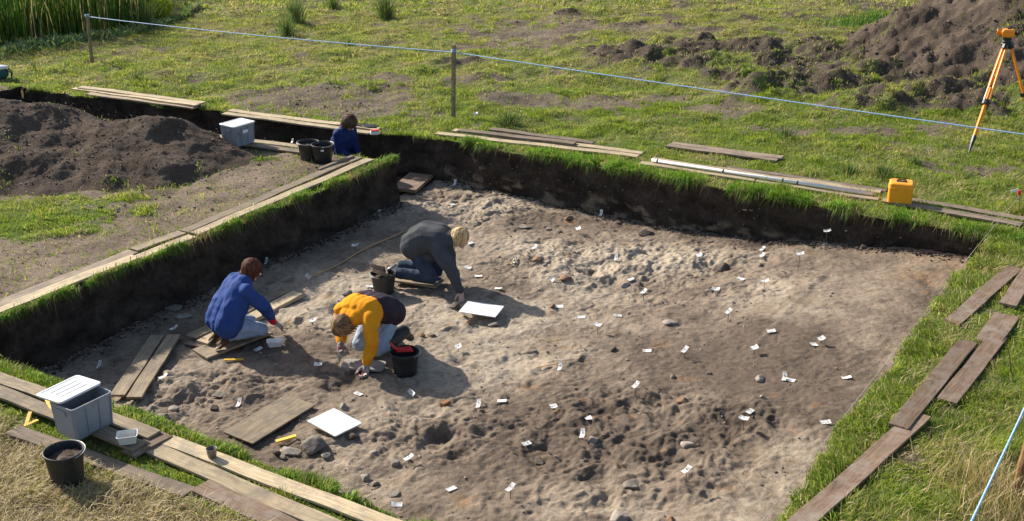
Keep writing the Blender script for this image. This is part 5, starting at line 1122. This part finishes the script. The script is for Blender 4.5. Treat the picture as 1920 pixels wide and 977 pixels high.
# --- yellow and dark fleece, on the knees, bent low towards us
pk = person(706, 655, base_z(706, 655, .04), math.radians(212), 'person in yellow and dark fleece bent low over a trowel, kneeling on a grey pad', dict(
    hip=(-.16, 0, .40), waist=(.02, 0, .53), chest=(.23, 0, .555), neck=(.37, -.03, .51), head=(.47, -.06, .44), face=(.40, -.12, -.91), hup=(.9, -.1, .42),
    shL=(.30, .19, .54), elL=(.40, .27, .30), haL=(.47, .24, .075), haLd=((.25, .05, -.6), (.8, 0, -.3), 1, .75),
    shR=(.30, -.19, .53), elR=(.26, -.26, .30), haR=(.40, -.15, .20), haRd=((.55, .3, -.75), (.2, .6, -.2), -1, .95),
    hpL=(-.14, .10, .38), hpR=(-.14, -.10, .38), knL=(.12, .12, .085), knR=(.12, -.13, .085), anL=(-.26, .18, .15), anR=(-.28, -.12, .13), toL=(-.36, .19, .035), toR=(-.38, -.125, .035), soL=(-.8, 0, -.2), soR=(-.8, 0, -.2)),
    dict(trousers=cloth('washed_denim', (.26, .33, .43), (.40, .48, .58), 9), top=cloth('yellow_fleece', (.70, .26, .012), (.82, .34, .018), 8), panel=(lambda c: c.x < .135 + .10 * abs(c.y) and abs(c.y) < .34 and c.z > .30, cloth('plum_black_fleece', (.030, .022, .030), (.052, .040, .052), 8)), shoe=noisy('black_rubber', (.015, .015, .015), (.035, .035, .035), 9, .4), boot=True,
         glove=GLOVE, hair=((.10, .050, .022), (.36, .22, .11)), hairlen=.13, girth=1.0, wide=1.25, thick=1.12, fold=.013, hem=.05))
T = pk.matrix_basis if False else Matrix.Translation(pk.location) @ pk.rotation_euler.to_matrix().to_4x4()
bm = bmesh.new(); box(bm, (0, 0, 0), (.045, .004, .03), None); pt = bmobj('sleeve_badge', bm, noisy('badge', (.05, .06, .10), (.5, .5, .5), 60., .7), pk, bevel=.001); pt.location = (.335, .318, .45); pt.rotation_euler = (.25, .5, .1)
tw = empty('trowel', T @ Vector((.455, -.12, .13)), 0, 'small digging trowel in the right hand of the person in yellow fleece', 'trowel')
bm = bmesh.new(); cap_(bm, (0, 0, .06), (.0, 0, .0), .011, .012); bmobj('handle', bm, M['red'], tw, True); bm = bmesh.new(); tube(bm, [(0, 0, 0), (-.005, -.01, -.04)], .004, 6); v = [bm.verts.new(q) for q in ((-.03, -.02, -.035), (.02, -.02, -.035), (-.01, -.045, -.115))]; v2 = [bm.verts.new(w_.co + Vector((0, .003, .001))) for w_ in v]
bm.faces.new(v); bm.faces.new(v2[::-1])
for i in range(3): bm.faces.new((v[i], v[(i + 1) % 3], v2[(i + 1) % 3], v2[i]))
bmobj('blade', bm, M['metal'], tw)
# --- charcoal fleece, reaching to the right
person(800, 523, base_z(800, 523, .085), math.radians(103), 'person with short blond hair in charcoal fleece reaching down to the white board', dict(
    hip=(-.12, 0, .47), waist=(.01, 0, .555), chest=(.17, -.01, .555), neck=(.33, -.02, .56), head=(.46, -.035, .595), face=(.86, -.40, -.16), hup=(.2, 0, .95),
    shL=(.20, .18, .50), elL=(.24, .16, .27), haL=(.33, .0, .055), haLd=((.8, -.1, -.12), (0, 0, -1), 1, .12),
    shR=(.21, -.19, .50), elR=(.39, -.30, .31), haR=(.55, -.40, .045), haRd=((.25, -.45, -.75), (-.7, .3, -.4), -1, .35),
    hpL=(-.11, .10, .44), hpR=(-.11, -.10, .44), knL=(.10, .12, .08), knR=(.10, -.13, .08), anL=(-.36, .13, .10), anR=(-.36, -.12, .10), toL=(-.48, .14, .04), toR=(-.48, -.12, .04), soL=(-.8, 0, -.2), soR=(-.8, 0, -.2)),
    dict(trousers=cloth('dark_denim', (.03, .045, .07), (.06, .08, .115), 9), top=cloth('charcoal_fleece', (.050, .053, .058), (.080, .083, .088), 6), topname='fleece', shoe=noisy('grey_trainer', (.10, .08, .07), (.30, .26, .22), 30, .8), sole=noisy('trainer_sole', (.12, .10, .08), (.22, .19, .15), 30, .9),
         hair=((.32, .18, .07), (.92, .70, .38)), hairlen=.12, girth=1.03, wide=1.2, thick=1.22, fold=.016, hem=.05, fringe=.35, sleeve=1.08, extra=(((.04, 0, .40), (.20, .19, .16)), ((.16, 0, .44), (.15, .17, .14)))))
# --- navy jacket, down in the trench
q = G(640, 300, -.66); q = G(636, 262, 0); q = Vector((q.x, q.y, -.66)); 
person(0, 0, 0, math.radians(112), 'person in dark navy clothes crouching in the narrow trench with head bowed', dict(
    hip=(-.03, 0, .34), waist=(.0, 0, .52), chest=(.08, 0, .72), neck=(.13, 0, .87), head=(.215, -.02, .955), face=(.68, -.10, -.72), hup=(.7, 0, .7),
    shL=(.10, .18, .80), elL=(.14, .20, .54), haL=(.26, .10, .40), haLd=((.8, -.2, -.4), (0, 0, -1), 1, .5), shR=(.10, -.18, .80), elR=(.12, -.21, .54), haR=(.25, -.10, .40), haRd=((.8, .2, -.4), (0, 0, -1), -1, .5),
    hpL=(.0, .09, .32), hpR=(.0, -.09, .32), knL=(.32, .12, .09), knR=(.32, -.12, .09), anL=(-.08, .1, .10), anR=(-.08, -.1, .10), toL=(-.2, .1, .03), toR=(-.2, -.1, .03), soL=(-.8, 0, -.2), soR=(-.8, 0, -.2)),
    dict(trousers=cloth('navy_trousers', (.012, .016, .04), (.02, .026, .06), 9), top=cloth('navy_jacket', (.010, .020, .085), (.016, .030, .12), 6, .7), shoe=noisy('black_shoe', (.015, .015, .015), (.03, .03, .03), 9, .5), hair=((.035, .020, .012), (.14, .085, .05)), hairlen=.12, wide=1.0, thick=1.0)).location = q
# ------------------------------------------------------------------ taller plants of the meadow
def clump(name, px, py, n, h, spread, cols, wd, label=None, cat=None, group=None, lean=.35, stuff=False, pts=None, mat='reed'):
    if pts is None:
        p = on(px, py, ground_h); r = np.minimum(np.abs(RNG.normal(0, spread, n)), spread * 1.8); t = RNG.uniform(0, 6.283, n); P = np.stack([r * np.cos(t), r * np.sin(t), np.zeros(n)], 1); ld = t + RNG.normal(0, .5, n); le = np.clip(lean * (.3 + r / spread) * RNG.uniform(.5, 1.3, n), 0, .95); org = p
    else: P = pts; n = len(P); ld = RNG.uniform(0, 6.283, n); le = np.clip(RNG.normal(lean, .12, n), .02, .9); org = Vector((0, 0, 0))
    hh = h * RNG.uniform(.55, 1.1, n) * (1 if not stuff else np.clip(1 + .35 * fbm(P[:, 0], P[:, 1], .9, 3, 77), .6, 1.4)); w_ = wd * RNG.uniform(.6, 1.3, n); lx, ly = np.cos(ld) * le * hh, np.sin(ld) * le * hh; up = hh * np.sqrt(1 - le ** 2); t = RNG.uniform(0, 6.283, n); sx, sy = np.cos(t) * w_ / 2, np.sin(t) * w_ / 2; V = np.empty((n, 7, 3))
    for k, (f, ww) in enumerate(((0, 1), (.4, .9), (.75, .6))):
        c = np.stack([lx * f ** 2, ly * f ** 2, up * f * (1.05 - .05 * f)], 1); s = np.stack([sx * ww, sy * ww, 0 * sx], 1); V[:, 2 * k] = P + c - s; V[:, 2 * k + 1] = P + c + s
    V[:, 6] = P + np.stack([lx, ly, up], 1); i = np.arange(n)[:, None] * 7; q = np.concatenate([i + [[0, 1, 3, 2]], i + [[2, 3, 5, 4]]]); tr = i + [[4, 5, 6]]
    r = RNG.random((n, 1)); c = np.array(cols[0]) * (1 - r) + np.array(cols[1]) * r; tip = RNG.random((n, 1)) < .15; c = np.where(tip, STRAW * .8, c)
    o = npmesh(name, V.reshape(-1, 3), [q, tr], M[mat], col=np.repeat(c, 7, 0)); o.location = org
    if stuff: tag(o, kind='stuff')
    else: tag(o, label, cat, group)
    return o
RT = 'rush tufts in the meadow'; RC = ((.05, .10, .03), (.14, .20, .07))
for px, py, n, h, sp, lb in ((538, 68, 260, .50, .12, 'short dark rush tuft in the upper meadow, left of a taller one'), (553, 40, 320, .60, .13, 'tall rush tuft behind the short dark one in the upper meadow'), (625, 18, 220, .45, .12, 'rush tuft cut by the top edge, left of the tallest tuft'), (722, 33, 420, .62, .13, 'tallest dark rush tuft near the top edge of the meadow'), (652, 85, 60, .22, .08, 'thin low tuft in the meadow left of the middle post'),
                             (275, 48, 240, .75, .14, 'tall rush tuft at the right end of the reed bed'), (62, 130, 60, .16, .07, 'small dark tuft in the grass left of the left post'), (255, 148, 90, .16, .10, 'low dark tuft above the planks beyond the left heap'), (445, 116, 60, .14, .10, 'low dark tuft in the meadow under the rope'), (955, 228, 260, .16, .16, 'lush low tuft beside the white meadow tag'), (1470, 258, 120, .2, .1, 'tuft around the dry stems in the right meadow'), (1590, 325, 150, .16, .11, 'dark green tuft left of the orange case, farther one'), (1655, 328, 160, .16, .13, 'dark green tuft directly behind the orange case'), (1715, 306, 80, .12, .07, 'small dark tuft right of and behind the orange case')):
    clump('grass_tuft' if h < .3 else 'rush_tuft', px, py, n, h, sp, RC, .010, lb, 'grass tuft', RT)
for k, (px, py, sp, h, n) in enumerate(((1640, 46, .35, .20, 900), (1690, 50, .35, .18, 900))):
    p = on(px, py, ground_h)
    pts = np.stack([p.x + RNG.normal(0, sp * 1.6, n), p.y + RNG.normal(0, sp * .7, n), np.zeros(n)], 1); pts[:, 2] = ground_h(pts[:, 0], pts[:, 1]); clump('lush_grass', 0, 0, n, h, sp, ((.05, .15, .02), (.09, .24, .03)), .015, stuff=True, pts=pts, lean=.5)
# the reed bed in the far left corner
n = 24000; y = RNG.uniform(23.6, 36, n); x = RNG.uniform(-19, -6.5, n); gx_ = np.interp(x, [-19, -11, -9.3, -8.5, -7.4, -6.5], [23.2, 24.5, 25.9, 27.2, 33, 36]); e_ = y - gx_ + .3 * fbm(x, y, .8, 2, 5); k = (e_ > 0) & (x < -8.45 - (y - 27) * .24 + .15 * fbm(y, x, 1.1, 2, 6)) & (RNG.random(n) < .5 + .5 * sstep(0, .5, e_)); x, y = x[k], y[k]
clump('reed_bed', 0, 0, 0, 1.55, 0, ((.018, .050, .008), (.060, .115, .018)), .024, stuff=True, pts=np.stack([x, y, ground_h(x, y)], 1), lean=.18)
n = 6000; x = RNG.uniform(-14, -6.8, n); gx_ = np.interp(x, [-19, -11, -9.3, -8.5, -7.4, -6.5], [23.2, 24.5, 25.9, 27.2, 33, 36]); y = gx_ + RNG.normal(-.25, .32, n); k = (x < -7.9) & (fbm(x, y, 1.4, 3, 15) > -.15); x, y = x[k], y[k]
clump('leafy_weeds', 0, 0, 0, .20, 0, ((.13, .20, .08), (.24, .32, .15)), .05, stuff=True, pts=np.stack([x, y, ground_h(x, y)], 1), lean=.6)
p = on(302, 34, ground_h); n = 2600; u = RNG.normal(0, 1, (n, 3)); u /= np.linalg.norm(u, axis=1)[:, None]; rr = RNG.uniform(.4, 1, n)[:, None] ** .5; P = u * rr * np.array([.30, .28, .26]) * (1 + .25 * fbm(u[:, 0], u[:, 1], 2, 2, 3))[:, None] + np.array([0, 0, .28]); P[:, 2] = np.maximum(P[:, 2], .02)
t = empty('bush', p, 0, 'small bright yellow-green bush at the right end of the reed bed', 'bush'); d1 = RNG.normal(0, 1, (n, 3)); d1 /= np.linalg.norm(d1, axis=1)[:, None]; d2 = np.cross(d1, RNG.normal(0, 1, (n, 3))); d2 /= np.linalg.norm(d2, axis=1)[:, None]
V = np.stack([P - d1 * .03, P + d2 * .012, P + d1 * .03, P - d2 * .012], 1); r = RNG.random((n, 1)); npmesh('foliage', V.reshape(-1, 3), [np.arange(n)[:, None] * 4 + [[0, 1, 2, 3]]], M['reed'], t, col=np.repeat(np.array([.30, .40, .03]) * (1 - r) + np.array([.50, .52, .05]) * r, 4, 0))
bm = bmesh.new()
for i in range(7): a = i * .9; tube(bm, [(0, 0, 0), (.08 * math.cos(a), .08 * math.sin(a), .2), (.18 * math.cos(a), .18 * math.sin(a), .42)], [.010, .007, .003], 6)
bmobj('stems', bm, WOOD['post'], t)
# straw lying about
def straw(n, fx, mask, l0, l1, name):
    x, y = fx(n); a, b = ab(x, y); k = (RNG.random(n) < mask(x, y, a, b)) & ~in_hole(a, b, -.03) & ~covered(x, y); x, y = x[k], y[k]; n = len(x); ld = RNG.normal(.6, 1.1, n) + 2 * fbm(x, y, .9, 2, 5)
    blades(name, np.stack([x, y, ground_h(x, y) + RNG.uniform(.0, .03, n)], 1), RNG.uniform(l0, l1, n), .0055 * RNG.uniform(.7, 1.4, n), ld, np.clip(RNG.normal(.96, .05, n), .6, 1.0), STRAW * RNG.uniform(.55, 1.25, (n, 1)), M['straw'])
straw(60000, lambda n: (RNG.uniform(-5.2, -.3, n), RNG.uniform(6.2, 10.5, n)), lambda x, y, a, b: sstep(A0 - .55, A0 - .8, a) * sstep(-2.5, -4.2, b) * (b < 0), .05, .15, 'mown_straw')
straw(60000, lambda n: (RNG.uniform(1.2, 7.5, n), RNG.uniform(5.8, 16, n)), lambda x, y, a, b: .10 + .9 * sstep(.1, .5, fbm(x, y, 1.3, 3, 231)) * .6, .06, .16, 'dry_grass')
straw(60000, lambda n: (RNG.uniform(-8, 13, n), RNG.uniform(14, 24, n)), lambda x, y, a, b: (1 - soil_mask(x, y)) * (.08 + .8 * sstep(.2, .6, fbm(x, y, .8, 3, 233))), .06, .14, 'dry_grass')
n = 700; p = on(1885, 950, ground_h); pts = np.stack([p.x + RNG.normal(0, .22, n), p.y + RNG.normal(.05, .35, n), np.zeros(n)], 1); clump('dry_tall_grass', 0, 0, 0, .34, 0, (tuple(STRAW * .7), tuple(STRAW * 1.15)), .007, stuff=True, pts=pts, lean=.5, mat='straw')

gx, gy, HZ = HEAP_R; n = 60000; i = RNG.integers(1, len(gx) - 1, n); j = RNG.integers(1, len(gy) - 1, n); x, y = gx[i] + RNG.uniform(-.02, .02, n), gy[j] + RNG.uniform(-.02, .02, n); k = (HZ[i, j] > .05) & (RNG.random(n) < .02 + sstep(.25, .6, fbm(x, y, .9, 4, 251) + .8 * blob(x, y, 1915, 150, .6, 1.6) + .7 * blob(x, y, 1760, 180, 1.2, .6) + .5 * blob(x, y, 1800, 110, .4, .9) + .6 * blob(x, y, 1880, 215, 1.3, .6))); i, j, x, y = i[k], j[k], x[k], y[k]; n = len(x)
blades('heap_grass', np.stack([x, y, HZ[i, j]], 1), RNG.uniform(.05, .14, n), .014 * RNG.uniform(.6, 1.3, n), RNG.uniform(0, 6.28, n), np.clip(RNG.normal(.6, .2, n), .1, .95), mixcol(n, .25), M['grass'])
gx, gy, HZ = HEAP_L; n = 30000; i = RNG.integers(1, len(gx) - 1, n); j = RNG.integers(1, len(gy) - 1, n); x, y = gx[i] + RNG.uniform(-.01, .01, n), gy[j] + RNG.uniform(-.01, .01, n); k = (HZ[i, j] > .0) & (RNG.random(n) < .002 + .7 * sstep(.62, .9, fbm(x, y, 1.3, 3, 253) + .9 * blob(x, y, 20, 312, .35, .35) + .3 * (HZ[i, j] < .12))); i, j, x, y = i[k], j[k], x[k], y[k]; n = len(x)
blades('heap_grass', np.stack([x, y, HZ[i, j]], 1), RNG.uniform(.04, .10, n), .009 * RNG.uniform(.6, 1.3, n), RNG.uniform(0, 6.28, n), np.clip(RNG.normal(.6, .2, n), .1, .95), mixcol(n, .2, .4), M['grass'])

n = 2600; t_ = RNG.random(n); sd_ = RNG.random(n) < .5; a = np.where(sd_, A0 + t_ * (TA - A0), A1); b = np.where(sd_, B0, B0 + t_ * (B1 - B0)); cl = fbm(a, b, 1.2, 3, 261); k = RNG.random(n) < .3 + cl; a, b, sd_ = a[k], b[k], sd_[k]; n = len(a); wa, wb = warp(a, b); off = RNG.uniform(-.05, .03, n); x, y = xy(wa - np.where(sd_, 0, off), wb + np.where(sd_, off, 0))
ld = np.where(sd_, math.atan2(BX.y, BX.x), math.atan2(-AX.y, -AX.x)) + RNG.normal(0, .5, n)
blades('hanging_roots', np.stack([x, y, ground_h(x, y) - RNG.uniform(0, .03, n)], 1), RNG.uniform(.06, .24, n), np.full(n, .006), ld, np.clip(RNG.normal(.45, .2, n), .1, .9), STRAW * RNG.uniform(.35, 1.0, (n, 1)), M['straw'], flat=RNG.uniform(.9, 1.5, n))
field(5.5, 10.5, 7500, .03, .075, .0065, 'near_grass')
field(10.5, 15.5, 4200, .03, .075, .0085, 'near_grass')
field(15.5, 21, 3400, .03, .07, .0095, 'meadow_grass')
field(21, 29, 2100, .03, .075, .012, 'meadow_grass')
field(29, 44, 500, .05, .11, .026, 'meadow_grass')
rim(A0 - 1, B0, TA, B0, 4600, 0, .05, .15, (0, 1), 'rim_grass', .17, .8, .08)
rim(A1, B0 + .1, A1, B1 + .3, 5200, 0, .06, .18, (-1, 0), 'rim_grass', .30, .85, .06)
rim(A0, B0 - .1, A0, B1, 3000, 0, .04, .11, (1, 0), 'rim_grass', .16, .5, .1)
rim(A0, B1, A1, B1, 3000, 0, .04, .12, (0, -1), 'rim_grass', .35, .25, .2)
rim(TA, TB, TA, B0 - 1., 500, 0, .05, .12, (1, 0), 'rim_grass', .15, .4, .2)
rim(A1, TB, A1, B0, 900, 0, .05, .13, (-1, 0), 'rim_grass', .25, .4, .2)
